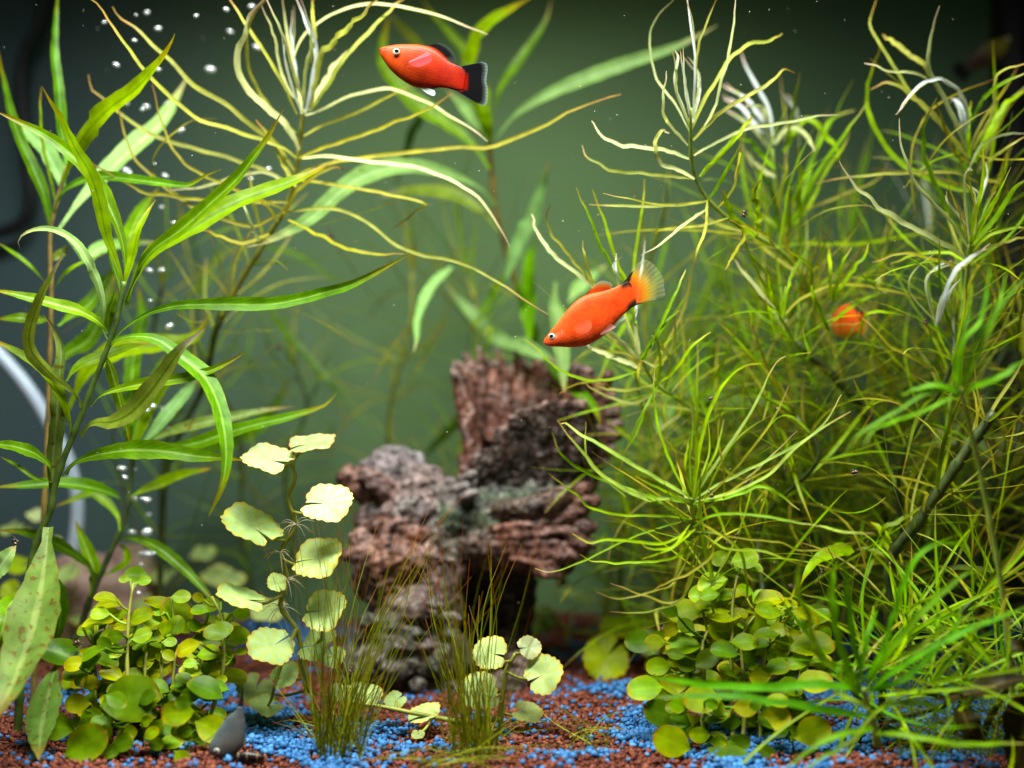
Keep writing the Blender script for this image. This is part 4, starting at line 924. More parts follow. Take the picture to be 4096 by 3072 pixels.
bush('low bush of small oval yellow-green leaves on the gravel at the left', 'G', b,
 [stem_pts('G', pts_, .482, .497) for pts_ in ([(560,1560),(590,1250),(590,1020),(600,920)], [(820,1560),(790,1100),(790,860),(800,690),(825,520)], [(1060,1600),(1010,1250),(1000,1050),(1010,920),(1090,800)], [(1250,1500),(1370,1100),(1385,900),(1370,720),(1310,600)], [(1060,1560),(1060,1300),(1080,1000),(1110,900)], [(900,1580),(900,1250),(900,1000),(930,860)], [(1180,1560),(1180,1250),(1250,1000),(1250,800)])],
 [(840,465,75,45,0,bp), (770,490,36,22,0,bp), (892,500,45,28,-10,bp), (655,610,75,22,8,by), (665,648,86,26,-4,by), (620,705,60,36,0,bp), (600,755,98,30,-10,by), (765,785,80,26,-8,by), (670,855,66,58,0,bp),
 (880,840,66,42,-20,bp), (980,645,85,24,14,by), (1120,600,62,36,0,bp), (1090,780,56,66,0,bp), (970,850,52,35,-20,by), (1050,880,45,26,0,bp), (950,950,72,40,-25,by), (1180,930,74,44,30,by), (900,1000,56,32,-10,by),
 (545,960,58,46,0,by), (465,1015,70,42,-5,by), (700,935,65,40,0,bp), (690,1080,76,34,20,by), (1240,685,60,26,0), (1310,645,60,46,-10,bp), (1230,605,40,36,0,by), (1390,730,52,24,0,by), (1355,780,56,30,0,by), (1250,790,62,20,-15,by),
 (1490,705,56,35,10), (1290,950,72,40,-10,'bush'), (1400,965,52,42,0), (1490,940,40,18,0), (1180,1060,72,34,10,by), (1300,1065,86,38,-5,by), (1140,1150,66,50,-25,by), (1370,1110,36,22,0,by), (480,1260,78,62,0,by),
 (800,1230,185,125,-12,bd,.468), (1100,1320,102,80,-5,'bush',.466), (1210,1360,40,32,0,'bush'), (660,1390,52,30,0,'bush'), (530,1510,142,118,22,'bush',.462), (1130,1600,66,54,0,'bush',.460), (1010,1575,26,20,0,'bush'),
 (1310,1420,110,74,25,'bush',.468), (380,950,130,66,15,'willow_dark'), (350,1400,110,84,10,bd), (1095,720,130,72,55,'bush',.50), (820,1010,80,105,0,bd), (1285,880,85,52,0,bd), (1275,1170,120,44,25,bd,.475), (980,1060,82,40,-15,by),
 (1180,1010,46,26,0,bp), (850,1330,120,40,5,bd), (1470,840,80,48,10), (560,1130,60,40,0,by), (440,940,60,34,20,by), (870,720,80,44,-20), (940,740,70,36,15), (1040,960,46,30,30,by)],
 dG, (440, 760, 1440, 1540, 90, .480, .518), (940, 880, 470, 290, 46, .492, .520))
def dI(x, y): return .500-.032*(y-350)/1150+random.uniform(-.006, .006)
b = P('I', 520, 1480, .475); b.z = .001
bush('rounded bush of oval green leaves on the blue gravel at the right', 'I', b,
 [stem_pts('I', pts_, .478, .497) for pts_ in ([(500,1560),(480,1200),(485,800),(490,600),(520,430)], [(300,1560),(320,1100),(310,850),(370,730),(400,560)], [(650,1560),(660,1200),(680,900),(760,740),(830,640)], [(800,1560),(850,1250),(900,950),(900,760)], [(120,1560),(200,1200),(240,900),(290,780)], [(540,1560),(560,1150),(540,820),(640,660)])],
 [(420,345,60,42,-20,bp), (560,350,82,56,-15,bp), (605,400,66,22,12,bp), (370,490,92,46,-20,bp), (320,565,92,50,-5,bp), (210,660,106,60,-10,'bush'), (440,690,102,28,0,by), (700,590,92,38,-8,by), (215,745,56,56,0,bp), (410,780,72,66,30,'bush'),
 (560,840,82,40,0,'bush'), (620,740,76,70,0,'bush'), (200,865,106,46,-4,'bush'), (260,975,72,46,0,by), (150,960,52,26,0,by), (755,770,62,36,-8,by), (800,840,62,52,0,'bush'), (910,720,56,34,10,bp), (910,670,66,26,0,'bush'), (960,865,132,58,-6,'bush'),
 (730,940,52,30,15,bp), (470,1000,72,38,5,by), (650,1050,62,46,0,by), (580,910,76,60,0,bd), (750,990,76,40,-10,'bush'), (680,890,46,26,0,bp), (40,1110,62,80,0,'bush'), (150,1090,72,50,10,by), (310,1180,112,72,0,'bush',.468), (330,1060,92,40,0,'bush'),
 (830,1130,82,44,-10,'bush'), (970,1080,112,52,-5,'bush',.47), (170,1190,46,28,0,by), (560,1230,72,50,0,by,.466), (740,1290,92,66,-10,by,.466), (130,1430,118,112,30,'bush',.460), (295,1390,62,46,0,'bush'), (480,1310,62,60,0,bd), (960,1370,112,80,-20,'bush',.464),
 (510,1430,56,30,0,bd), (50,990,80,92,0,bd,.50), (60,1260,100,92,0,bd,.475), (30,840,62,40,0,'bush'), (1030,800,42,60,0,'bush'), (-30,1115,105,62,-6,'bush',.478), (-60,840,90,60,0,bd,.50), (700,660,80,44,10,'bush'), (880,960,70,36,-20,'bush'), (500,1540,120,70,0,bd,.458), (1010,960,70,30,-10,by)],
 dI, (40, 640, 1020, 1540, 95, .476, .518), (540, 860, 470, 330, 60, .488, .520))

# ------------------------------------------------------------------ hair grass
def hair_clump(label, c, x0, x1, yb, d, blades, tipf, hm=('hair','hair','hair','hair_light')):
    b = P(c, (x0+x1)/2, yb, d); b.z = .001
    r = plant('hair_grass', label, 'grass clump', b, GH)
    for k in range(blades):
        q = random.random(); x = x0+(x1-x0)*q; dz = random.uniform(-.014, .016)
        p0 = P(c, x, yb, d+dz); p0.z = .001
        tx, ty = tipf(q)
        p2 = P(c, tx, ty, d+dz*2+random.uniform(-.012, .012)); L_ = (p2-p0).length
        mid = p0.lerp(p2, .52)+Vector((0, 0, L_*random.uniform(.02, .13)))+Vector(((p0.x-p2.x)*random.uniform(-.12, .17)+L_*random.gauss(0, .05), 0, 0))
        kk = random.random()
        pts = spline([p0, mid, p2], 9)
        V, F, UV = ribbon_geo(pts, random.uniform(.00032, .00052), 'hair', 3, .4, .3, random.uniform(-.4, .4))
        mesh_obj('blade', V, F, M[random.choice(hm)], r, UV)
    return r
def tip1(q):
    if random.random() < .30: return (random.uniform(-350, 520), random.uniform(1050, 1560))
    h = random.uniform(.12, 1.0)
    return (-60+300*q+random.gauss(0, 120)+h*(random.uniform(150, 900) if random.random() < .66 else random.uniform(-330, 160)), 1500-1560*h)
def tip2(q):
    if random.random() < .28: return (random.uniform(520, 1560), random.uniform(1200, 1640))
    h = random.uniform(.12, 1.0)**1.2
    return (760+320*q+random.gauss(0, 120)+h*(random.uniform(-520, -40) if random.random() < .5 else random.uniform(-60, 360)), 1500-1400*h)
hair_clump('tall dark hair grass clump in front of the reddish driftwood branch', 'H', -50, 230, 1605, .47, 150, tip1)
hair_clump('hair grass clump beside the round lime leaves in front of the driftwood foot', 'H', 770, 1060, 1605, .468, 130, tip2)
hair_clump('sparse small hair grass tuft on the red and blue gravel', 'H', 1480, 1760, 1560, .475, 22, lambda q: (1480+random.uniform(-200, 520), random.uniform(1150, 1560)), ('hair_light','hair','hair_light'))
hair_clump('wiry dark hair grass on the gravel behind the left bush', 'G', 240, 520, 700, .60, 16, lambda q: (random.uniform(0, 620), random.uniform(330, 620)), ('hair',))
hair_clump('tangle of green hair grass over the blue gravel at the lower right', 'I', 1450, 2200, 1480, .47, 120, lambda q: (1250+950*random.random(), random.uniform(780, 1500)), ('hair_light','thin_green','hair'))
hair_clump('loose hair grass strands lying low at the bottom edge of the gravel', 'H', 560, 1050, 1640, .452, 26, lambda q: (random.uniform(200, 1300), random.uniform(1500, 1640)), ('hair_light','hair'))
# ------------------------------------------------------------------ tank: back pane, side pane, corner strip, ground, gravel
def kind(o, k='structure'): o['kind'] = k; return o
m, nt, out = new_mat('back_pane_painted_shade'); L = nt.links.new
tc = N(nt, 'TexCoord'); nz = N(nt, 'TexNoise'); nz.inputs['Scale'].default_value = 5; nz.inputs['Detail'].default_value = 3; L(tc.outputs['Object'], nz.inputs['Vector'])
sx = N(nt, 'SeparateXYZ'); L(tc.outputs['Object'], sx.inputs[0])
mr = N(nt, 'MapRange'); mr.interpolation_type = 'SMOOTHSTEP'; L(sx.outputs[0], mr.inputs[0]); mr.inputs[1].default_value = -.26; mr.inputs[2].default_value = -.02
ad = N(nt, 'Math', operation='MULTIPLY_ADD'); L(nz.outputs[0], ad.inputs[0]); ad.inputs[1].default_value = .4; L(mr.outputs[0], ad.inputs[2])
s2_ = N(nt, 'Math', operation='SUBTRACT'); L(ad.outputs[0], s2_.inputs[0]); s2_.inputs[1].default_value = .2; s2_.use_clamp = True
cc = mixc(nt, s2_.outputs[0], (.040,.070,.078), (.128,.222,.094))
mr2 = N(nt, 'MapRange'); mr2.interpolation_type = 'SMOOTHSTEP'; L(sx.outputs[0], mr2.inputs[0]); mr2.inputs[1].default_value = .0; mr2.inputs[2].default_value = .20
cc = mixc(nt, mr2.outputs[0], cc, (.058,.108,.058))  # dimming beyond the lamp's right end is put into the wall colour
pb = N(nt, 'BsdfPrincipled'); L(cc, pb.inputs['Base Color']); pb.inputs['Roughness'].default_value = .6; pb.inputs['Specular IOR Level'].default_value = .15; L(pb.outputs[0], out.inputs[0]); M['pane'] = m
def box_geo(x0, x1, y0, y1, z0, z1):
    V = [(x, y, z) for x in (x0, x1) for y in (y0, y1) for z in (z0, z1)]
    return V, [(0,1,3,2), (4,6,7,5), (0,4,5,1), (2,3,7,6), (0,2,6,4), (1,5,7,3)]
BY = .748
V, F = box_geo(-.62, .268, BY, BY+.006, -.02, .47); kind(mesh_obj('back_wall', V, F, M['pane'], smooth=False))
M['side'] = plain_mat('side_pane_glass_dark', (.035,.045,.030), (.045,.055,.035), 20, .35)
V, F = box_geo(.268, .274, .46, BY+.006, -.02, .47); kind(mesh_obj('side_wall', V, F, M['side'], smooth=False))
M['black'] = plain_mat('black_sealing_strip', (.004,.004,.005), (.007,.007,.008), 60, .5)
prof_ = [(.2515, BY-.0005), (.2515, BY-.004), (.2555, BY-.010), (.2640, BY-.0115), (.2675, BY-.008), (.2675, BY-.0005)]
V = [(x, y, z) for z in (-.01, .465) for x, y in prof_]; k6 = len(prof_)
F = [(i, (i+1) % k6, k6+(i+1) % k6, k6+i) for i in range(k6)]+[tuple(range(k6))[::-1], tuple(range(k6, 2*k6))]
kind(tag(mesh_obj('corner_strip', V, F, M['black'], smooth=False), 'black vertical strip sealing the back right corner of the tank', 'strip'))
# ground sheet
def hgt(x, y): return .0035*noise.noise(Vector((x*14, y*14, 3.1)))+.0022*noise.noise(Vector((x*45, y*45, 9)))
M['soil'] = plain_mat('ground_clay_red_brown', (.06,.018,.010), (.13,.042,.022), 500, .8, .6)
gx = np.linspace(-.62, .268, 120); gy = np.linspace(.30, BY, 70); V = [(x, y, hgt(x, y)-.0030) for y in gy for x in gx]; w_ = len(gx)
F = [(j*w_+i, j*w_+i+1, (j+1)*w_+i+1, (j+1)*w_+i) for j in range(len(gy)-1) for i in range(w_-1)]
kind(mesh_obj('ground', V, F, M['soil']))
# gravel grains: every grain is a lump of its own
import bmesh
def ico(sub):
    bm = bmesh.new(); bmesh.ops.create_icosphere(bm, subdivisions=sub, radius=1); bm.verts.ensure_lookup_table()
    v = np.array([q.co[:] for q in bm.verts]); f = np.array([[x.index for x in q.verts] for q in bm.faces]); bm.free(); return v, f
def grain_mat(name, ca, cb, cc_, rough):
    m, nt, out = new_mat(name); L = nt.links.new
    at = N(nt, 'Attribute', attribute_name='tint'); sp = N(nt, 'SeparateColor'); L(at.outputs['Color'], sp.inputs[0])
    c = ramp(nt, sp.outputs[0], [(0, ca), (.5, cb), (1, cc_)])
    tc = N(nt, 'TexCoord'); nz = N(nt, 'TexNoise'); nz.inputs['Scale'].default_value = 1500; nz.inputs['Detail'].default_value = 3; L(tc.outputs['Object'], nz.inputs['Vector'])
    mr = N(nt, 'MapRange'); L(nz.outputs[0], mr.inputs[0]); mr.inputs[3].default_value = .65; mr.inputs[4].default_value = 1.25
    c2 = N(nt, 'HueSaturation'); L(c, c2.inputs['Color']); L(mr.outputs[0], c2.inputs['Value'])
    bp = N(nt, 'Bump'); bp.inputs['Strength'].default_value = .5; bp.inputs['Distance'].default_value = .0003; L(nz.outputs[0], bp.inputs['Height'])
    pb = N(nt, 'BsdfPrincipled'); L(c2.outputs[0], pb.inputs['Base Color']); pb.inputs['Roughness'].default_value = rough; pb.inputs['Specular IOR Level'].default_value = .25; L(bp.outputs[0], pb.inputs['Normal'])
    L(pb.outputs[0], out.inputs[0]); return m
M['blue_grain'] = grain_mat('blue_gravel_grain', (.012,.070,.18), (.028,.145,.37), (.07,.26,.56), .55)
M['red_grain'] = grain_mat('red_gravel_grain', (.07,.016,.010), (.15,.036,.018), (.26,.080,.040), .75)
def blue_share(X, Y_, x, y):
    """X, Y_ in whole-picture pixels: where the blue grains lie thick"""
    p = .07
    for cx, cy, rx, ry, a in ((2020,1500,270,150,.95), (2100,1420,260,110,.9), (700,1600,190,60,.75), (560,1560,120,70,.7), (1390,1580,80,50,.75), (1320,1495,60,14,.7), (1260,1460,60,12,.5), (1290,1635,140,16,.5),
                              (1640,1600,240,90,.7), (200,1490,180,30,.75), (60,1600,80,26,.35), (480,1480,140,40,.6), (620,1370,120,50,.8), (1060,1400,60,30,.8), (1260,1400,90,14,.75), (880,1600,90,40,.5), (340,1600,90,40,.5)):
        p = max(p, a*math.exp(-(((X-cx)/rx)**2+((Y_-cy)/ry)**2)))
    n_ = .62*noise.noise(Vector((x*62, y*62, 5)))+.38*noise.noise(Vector((x*150, y*150, 8)))
    q = max(0, min(1, (1.0*p+.75*n_-.22)/.38)); return .04+.93*q*q*(3-2*q)
def grains():
    sets = {('blue', 2): [], ('blue', 1): [], ('red', 2): [], ('red', 1): []}
    step = .0017; y = .428
    while y < BY-.004:
        hw = .36*y*1.10+.01
        x = -hw
        while x < min(hw, .262):
            xx = x+random.uniform(-.5, .5)*step; yy = y+random.uniform(-.5, .5)*step
            X = (xx/(K*yy)+2048)/(4096/2212); Y_ = (H/(K*yy)+1536)/(4096/2212)
            blue = random.random() < blue_share(X, Y_, xx, yy)
            s = random.choice((1, 1, 1.25))*random.uniform(.00062, .00112) if blue else random.choice((1, 1, 1, 1.4))*random.uniform(.0005, .00095)
            if yy > .56: s *= 1.12
            sets[('blue' if blue else 'red', 2 if (blue and yy < .485) else 1)].append((xx, yy, hgt(xx, yy)-.0022+random.uniform(0, .0016)+(.0006 if blue else 0), s))
            x += step*(1.0 if yy < .56 else 1.3)
        y += step*.92*(1.0 if y < .56 else 1.3)
    return sets
GS = grains()
for colr in ('blue', 'red'):
    vs, fs, ts, off = [], [], [], 0
    for sub in (2, 1):
        a = np.array(GS[(colr, sub)])
        if not len(a): continue
        v, f = ico(sub); n = len(a); nv = len(v)
        sc = np.random.uniform(.72, 1.25, (n, 1, 3)); jit = 1+np.random.normal(0, .12 if sub == 2 else .17, (n, nv, 1))
        th = np.random.uniform(0, 6.28, n); c_, s_ = np.cos(th), np.sin(th)
        p = v[None]*sc*jit; ph = np.random.uniform(-.7, .7, n)
        p = np.stack([p[...,0]*c_[:,None]-p[...,1]*s_[:,None], p[...,0]*s_[:,None]+p[...,1]*c_[:,None], p[...,2]], -1)
        cz, sz = np.cos(ph)[:,None], np.sin(ph)[:,None]
        p = np.stack([p[...,0], p[...,1]*cz-p[...,2]*sz, p[...,1]*sz+p[...,2]*cz], -1)*a[:,3][:,None,None]+a[:,None,:3]
        vs.append(p.reshape(-1, 3)); fs.append((f[None]+(np.arange(n)*nv)[:,None,None]).reshape(-1, 3)+off); off += n*nv
        ts.append(np.repeat(np.random.beta(1.6, 1.6, n), nv))
    vs, fs, ts = np.concatenate(vs), np.concatenate(fs), np.concatenate(ts)
    me = bpy.data.meshes.new(colr+'_gravel'); me.vertices.add(len(vs)); me.vertices.foreach_set('co', vs.astype(np.float32).ravel())
    me.loops.add(len(fs)*3); me.loops.foreach_set('vertex_index', fs.astype(np.int32).ravel())
    me.polygons.add(len(fs)); me.polygons.foreach_set('loop_start', np.arange(0, len(fs)*3, 3, dtype=np.int32)); me.polygons.foreach_set('use_smooth', np.ones(len(fs), dtype=bool))
    at = me.color_attributes.new('tint', 'FLOAT_COLOR', 'POINT'); at.data.foreach_set('color', np.stack([ts, ts, ts, np.ones_like(ts)], -1).astype(np.float32).ravel())
    me.update(); me.materials.append(M[colr+'_grain']); o = bpy.data.objects.new(colr+'_gravel', me); COL.objects.link(o)
    tag(o, dict(blue='bright blue aquarium gravel lying in drifts on the tank floor', red='rust red clay gravel covering the tank floor')[colr], 'gravel'); o['kind'] = 'stuff'

# ------------------------------------------------------------------ driftwood ornament (cast resin)
DW = []   # pieces: verts, faces, colour
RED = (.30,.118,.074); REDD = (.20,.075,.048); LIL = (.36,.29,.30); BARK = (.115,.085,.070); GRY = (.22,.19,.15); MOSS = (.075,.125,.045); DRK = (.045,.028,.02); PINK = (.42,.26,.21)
def ridge(a, n, seed):
    return abs(math.sin(a*n*.5+1.5*noise.noise(Vector((a*2.2, seed, 0)))))**.7
def piece(pts, radii, col, seg=48, ridges=0, amp=0, flat=1.0, dv=0, col2=None, wave=.12, n=None):
    n = n or max(14, 7*len(pts)); S = spline(pts, n); R = []
    for i in range(n+1):
        f = i/n*(len(radii)-1); j = min(int(f), len(radii)-2); R.append(radii[j]+(radii[j+1]-radii[j])*(f-j))
    V, F, _ = tube_geo(S, R, seg, flat); sd = random.uniform(0, 50); C_ = []
    for i in range(n+1):
        for k in range(seg):
            a = 2*math.pi*k/seg; v = V[i*seg+k]; rad = v-S[i]
            f = 1+wave*noise.noise(Vector((math.cos(a)*1.3, math.sin(a)*1.3, i*.22+sd)))*1.6
            if ridges: f += amp*(ridge(a+.25*noise.noise(Vector((i*.12, sd, 1))), ridges, sd)-.5)
            if i in (0, n): f *= .55
            V[i*seg+k] = S[i]+rad*f
            t = i/n; C_.append(col if col2 is None else tuple(col[q]*(1-t)+col2[q]*t for q in range(3)))
    DW.append((V, F, C_))
def lump(c, x, y, d, rx, rz, ry, col, rough=.22):
    v, f = ico(4); ctr = P(c, x, y, d); ax, az, ay = px(c, rx, d), px(c, rz, d), px(c, ry, d); V = []
    sd = random.uniform(0, 50)
    for q in v:
        k_ = 1+.6*rough*noise.fractal(Vector(q)*1.6+Vector((sd, 0, 0)), 1, 2, 4)
        V.append(ctr+Vector((q[0]*ax, q[1]*ay, q[2]*az))*k_)
    DW.append((V, [tuple(t) for t in f], [col]*len(V)))
def cup(c, cx, y_bot, d, rx, ry, rb, rim, thick, floor_, cols, ridges, amp):
    """hollow stump: rim(angle) gives the picture height of its edge; ribbed inside and out"""
    seg = 220; nz_ = 26; V, F, C_ = [], [], []
    out_, in_, crest = cols
    ctr = lambda y: P(c, cx, y, d)
    R0 = px(c, 1, d); rows = []
    for side in (0, 1):
        for j in range(nz_+1):
            t = j/nz_ if side == 0 else 1-j/nz_
            row = []
            for k in range(seg):
                a = 2*math.pi*k/seg; fr_ = .35 if 3.6 < a < 5.9 else 1; yr = rim(a)+fr_*(22*noise.noise(Vector((a*7, 2, 1)))+8*noise.noise(Vector((a*19, 5, 1)))-24*(ridge(a, ridges, 3.3)-.5))
                yb = y_bot if side == 0 else floor_
                y = yb+(yr-yb)*t; g = (y_bot-y)/max(1, y_bot-yr)
                ff = rb+(1-rb)*min(1, g*1.6)**.8+.10*g*g
                wob = 1+.07*noise.noise(Vector((math.cos(a)*2, math.sin(a)*2, 3+g)))
                rr = ff*wob*(1+amp*(ridge(a+.05*noise.noise(Vector((g*3, a*3, 8))), ridges, 3.3)-.5))
                sub = thick if side else 0
                x_, y_ = (rx*rr-sub)*math.cos(a), (ry*rr-sub)*math.sin(a)
                o = ctr(y); row.append(len(V)); V.append(o+Vector((x_*R0, y_*R0, 0)))
                C_.append(crest if t > .95 else (in_ if side else out_(a, g)))
            rows.append(row)
    for j in range(len(rows)-1):
        for k in range(seg): F.append((rows[j][k], rows[j][(k+1) % seg], rows[j+1][(k+1) % seg], rows[j+1][k]))
    F.append(tuple(rows[0])[::-1]); F.append(tuple(rows[-1]))
    DW.append((V, F, C_))
def interp(tab):
    def f(a):
        x = math.degrees(a) % 360
        for (a0, v0), (a1, v1) in zip(tab, tab[1:]):
            if a0 <= x <= a1: return v0+(v1-v0)*(x-a0)/(a1-a0)
    return f
u = lambda x, y, d: P('U', x, y, d)
q_ = lambda n, d=.6: px('U', n, d)
rimU = interp([(0,905), (30,835), (60,790), (90,775), (120,770), (150,778), (178,800), (195,812), (206,900), (222,1000), (240,935), (258,885), (285,862), (310,868), (335,930), (360,905)])
def outc(a, g):
    x = math.degrees(a) % 360
    if 150 < x < 215: return RED
    if 215 <= x < 330: return tuple(BARK[i]*(1-.0*g) for i in range(3))
    return REDD
cup('U', 1152, 1095, .605, 146, 130, .74, rimU, 13, 985, (outc, RED, PINK), 23, .24)
for x, y0, y1, w_ in ((1090,905,822,13), (1120,905,812,16), (1150,905,818,14), (1178,900,813,15), (1200,910,826,13), (1062,900,800,12), (1040,905,812,12)):   # splinters standing inside
    dz_ = random.uniform(-.006, .006); piece([u(x-4, y0+60, .612+dz_), u(x+1, (y0+y1)/2, .614+dz_), u(x+4, y1, .618+dz_)], [q_(w_*1.5), q_(w_*1.3), q_(w_*.6)], REDD, 30, 7, .34, col2=RED)
for x, y, x2, y2, r_ in ((1290,860,1322,800,17), (1290,905,1340,884,16), (1300,930,1346,910,14), (1295,950,1342,938,15), (1280,985,1330,972,15), (1270,1000,1318,1000,14), (1262,842,1270,792,18), (1235,826,1248,786,16), (1290,880,1330,850,13), (1010,985,1004,1040,18), (1030,1035,1015,1078,18)):
    piece([u(x, y, .597), u((x+x2)/2, (y+y2)/2-3, .594), u(x2, y2, .592)], [q_(r_*1.2), q_(r_), q_(r_*.62)], REDD, 28, 5, .14, col2=(.34,.17,.13))
# trunk under the stump and its mossy saddle
piece([u(1150,1010,.605), u(1140,1080,.607), u(1085,1140,.608), u(1000,1160,.605)], [q_(112), q_(108), q_(96), q_(78)], BARK, 60, 26, .06, col2=GRY)
piece([u(1170,1080,.60), u(1060,1110,.598), u(980,1140,.598), u(900,1180,.598)], [q_(52), q_(64), q_(66), q_(70)], MOSS, 50, col2=GRY)
lump('U', 1150, 1068, .588, 100, 46, 40, (.085,.10,.06), .2); lump('U', 1040, 1120, .586, 120, 62, 50, (.085,.12,.055), .2); lump('U', 1000, 1170, .588, 80, 56, 50, (.15,.14,.09), .25); lump('U', 1120, 1100, .585, 100, 46, 40, MOSS); lump('U', 1060, 1135, .583, 90, 40, 40, (.13,.15,.09)); lump('U', 985, 1085, .590, 66, 52, 50, (.27,.22,.19))
# broken branch end to the right
piece([u(1050,1155,.597), u(1120,1150,.592), u(1200,1140,.588), u(1262,1128,.586)], [q_(60), q_(66), q_(76), q_(70)], REDD, 90, 30, .20, .8, col2=RED)
piece([u(1030,1170,.592), u(1110,1195,.588), u(1180,1215,.586), u(1240,1222,.586)], [q_(34), q_(36), q_(34), q_(18)], REDD, 60, 18, .26, .8, col2=REDD)
piece([u(960,1160,.590), u(1040,1182,.580), u(1120,1196,.578), u(1175,1230,.580)], [q_(46), q_(44), q_(34), q_(15)], (.11,.10,.07), 50, 14, .15, .7, col2=(.30,.15,.11))
piece([u(1040,1105,.585), u(1120,1100,.574), u(1190,1082,.571), u(1240,1058,.573), u(1270,1046,.575)], [q_(20), q_(20), q_(20), q_(20), q_(13)], (.09,.10,.06), 40, 10, .15, col2=(.42,.20,.13))
for x, y, x2, y2, r_ in ((1225,1066,1278,1050,16), (1235,1088,1296,1078,18), (1210,1110,1272,1100,17), (1240,1130,1288,1140,18), (1225,1162,1286,1178,17), (1180,1190,1262,1205,14), (1150,1225,1215,1243,14), (1215,1140,1270,1160,14), (1060,1142,1250,1118,9), (1070,1158,1255,1146,9), (1080,1172,1250,1176,9), (1090,1188,1235,1200,9), (1120,1118,1245,1096,9), (1100,1204,1215,1222,9), (1075,1150,1240,1132,7), (1085,1180,1240,1188,7)):
    piece([u(x, y, .574), u((x+x2)/2, (y+y2)/2+2, .571), u(x2, y2, .572)], [q_(r_*.9), q_(r_), q_(r_*.6)], RED, 28, 5, .16, col2=(.38,.17,.12))
# left arm with its two-pronged stub
piece([u(990,1120,.60), u(920,1090,.60), u(860,1060,.602), u(815,1030,.605)], [q_(70), q_(70), q_(62), q_(48)], LIL, 60, 20, .08, col2=LIL)
lump('U', 842, 1022, .597, 62, 52, 55, LIL, .34); lump('U', 905, 1050, .592, 55, 45, 50, (.38,.28,.26), .36); lump('U', 900, 1000, .600, 20, 24, 22, (.45,.42,.42)); lump('U', 845, 985, .602, 45, 22, 30, (.46,.42,.42), .4)
piece([u(822,1075,.597), u(785,1052,.593), u(735,1018,.592)], [q_(36), q_(31), q_(21)], RED, 44, 12, .16, col2=(.40,.19,.13))
piece([u(850,1070,.588), u(812,1045,.585), u(782,1012,.586)], [q_(26), q_(22), q_(14)], (.34,.19,.16), 34, 8, .14)
for x, y, x2, y2, r_ in ((868,1092,905,1076,10), (862,1104,902,1094,9), (985,1058,1030,1040,10), (990,1072,1035,1062,10), (1000,1034,1030,1020,9)):
    piece([u(x, y, .578), u((x+x2)/2, (y+y2)/2, .575), u(x2, y2, .576)], [q_(r_*.8), q_(r_), q_(r_*.7)], (.44,.38,.36), 20, 3, .2)
lump('U', 818, 1122, .592, 52, 42, 48, (.24,.16,.14), .3); lump('U', 890, 1110, .585, 60, 50, 50, (.36,.25,.23), .36); lump('U', 935, 1180, .585, 62, 62, 55, (.24,.20,.15), .34)
# cut branch facing left with curved year ridges
rimL = interp([(0,1120), (60,1128), (120,1132), (180,1140), (215,1160), (250,1195), (290,1195), (330,1150), (360,1120)])
for i, (dx, r_, cl) in enumerate(((0,86,REDD), (14,74,RED), (30,62,RED))):
    pass
piece([u(905,1230,.590), u(850,1216,.585), u(800,1214,.583), u(768,1216,.583)], [q_(66), q_(84), q_(84), q_(54)], RED, 110, 34, .24, col2=(.36,.18,.13))
for k in range(1, 7):      # rim slabs of the cut end
    a = math.radians(200-k*31); x = 838+72*math.cos(a)*1.05; y = 1212-78*math.sin(a)
    piece([u(x+34, y+4, .580), u(x, y, .575), u(x-26, y+8, .577)], [q_(17), q_(18), q_(7)], RED if k % 2 else (.42,.22,.17), 26, 5, .18)
for k in range(11):     # curved ridges on the cut face
    x = 800+k*11; piece([u(x-8, 1170+3*abs(k-5), .5705), u(x+5, 1215, .567), u(x-6, 1262-3*abs(k-5), .5705)], [q_(3.2), q_(5.2), q_(3.2)], (.42,.19,.12) if k % 2 else RED, 14)
piece([u(770,1245,.585), u(800,1275,.578), u(845,1290,.576), u(890,1278,.580)], [q_(18), q_(26), q_(28), q_(20)], (.42,.22,.16), 30, 8, .15)
# foot
piece([u(935,1190,.588), u(915,1270,.586), u(890,1350,.586), u(875,1430,.590), u(875,1520,.592)], [q_(74), q_(84), q_(92), q_(100), q_(108)], (.30,.18,.145), 80, 28, .10, col2=(.10,.10,.06))
lump('U', 900, 1320, .570, 70, 46, 50, (.20,.13,.105), .4); lump('U', 860, 1380, .568, 84, 60, 50, (.13,.13,.09), .38); lump('U', 935, 1340, .575, 50, 36, 36, (.24,.16,.13), .4); lump('U', 820, 1440, .567, 90, 60, 50, (.15,.125,.10), .36); lump('U', 940, 1420, .570, 80, 66, 50, (.15,.14,.085), .36); lump('U', 965, 1480, .570, 60, 40, 40, (.26,.19,.15), .4)
for k in range(9):
    x = random.uniform(790, 985); y = random.uniform(1250, 1480)
    lump('U', x, y, .558+random.uniform(-.002, .010), random.uniform(14, 30), random.uniform(12, 22), 14, random.choice([LIL, GRY, (.30,.20,.17), (.11,.12,.07), (.11,.12,.07)]), .3)
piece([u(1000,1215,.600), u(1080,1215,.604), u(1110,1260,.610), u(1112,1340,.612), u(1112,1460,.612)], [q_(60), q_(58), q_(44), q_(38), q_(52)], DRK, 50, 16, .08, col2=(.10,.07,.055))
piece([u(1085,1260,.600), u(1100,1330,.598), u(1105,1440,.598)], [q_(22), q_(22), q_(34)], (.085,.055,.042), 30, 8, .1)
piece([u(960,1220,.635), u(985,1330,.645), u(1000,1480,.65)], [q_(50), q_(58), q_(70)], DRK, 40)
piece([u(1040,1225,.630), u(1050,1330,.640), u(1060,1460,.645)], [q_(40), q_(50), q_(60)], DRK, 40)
lump('U', 1135, 1430, .58, 46, 22, 30, (.28,.17,.13), .4); lump('U', 1165, 1465, .575, 40, 22, 26, (.26,.15,.12), .4); lump('U', 1100, 1475, .575, 46, 26, 26, (.24,.18,.14), .4)
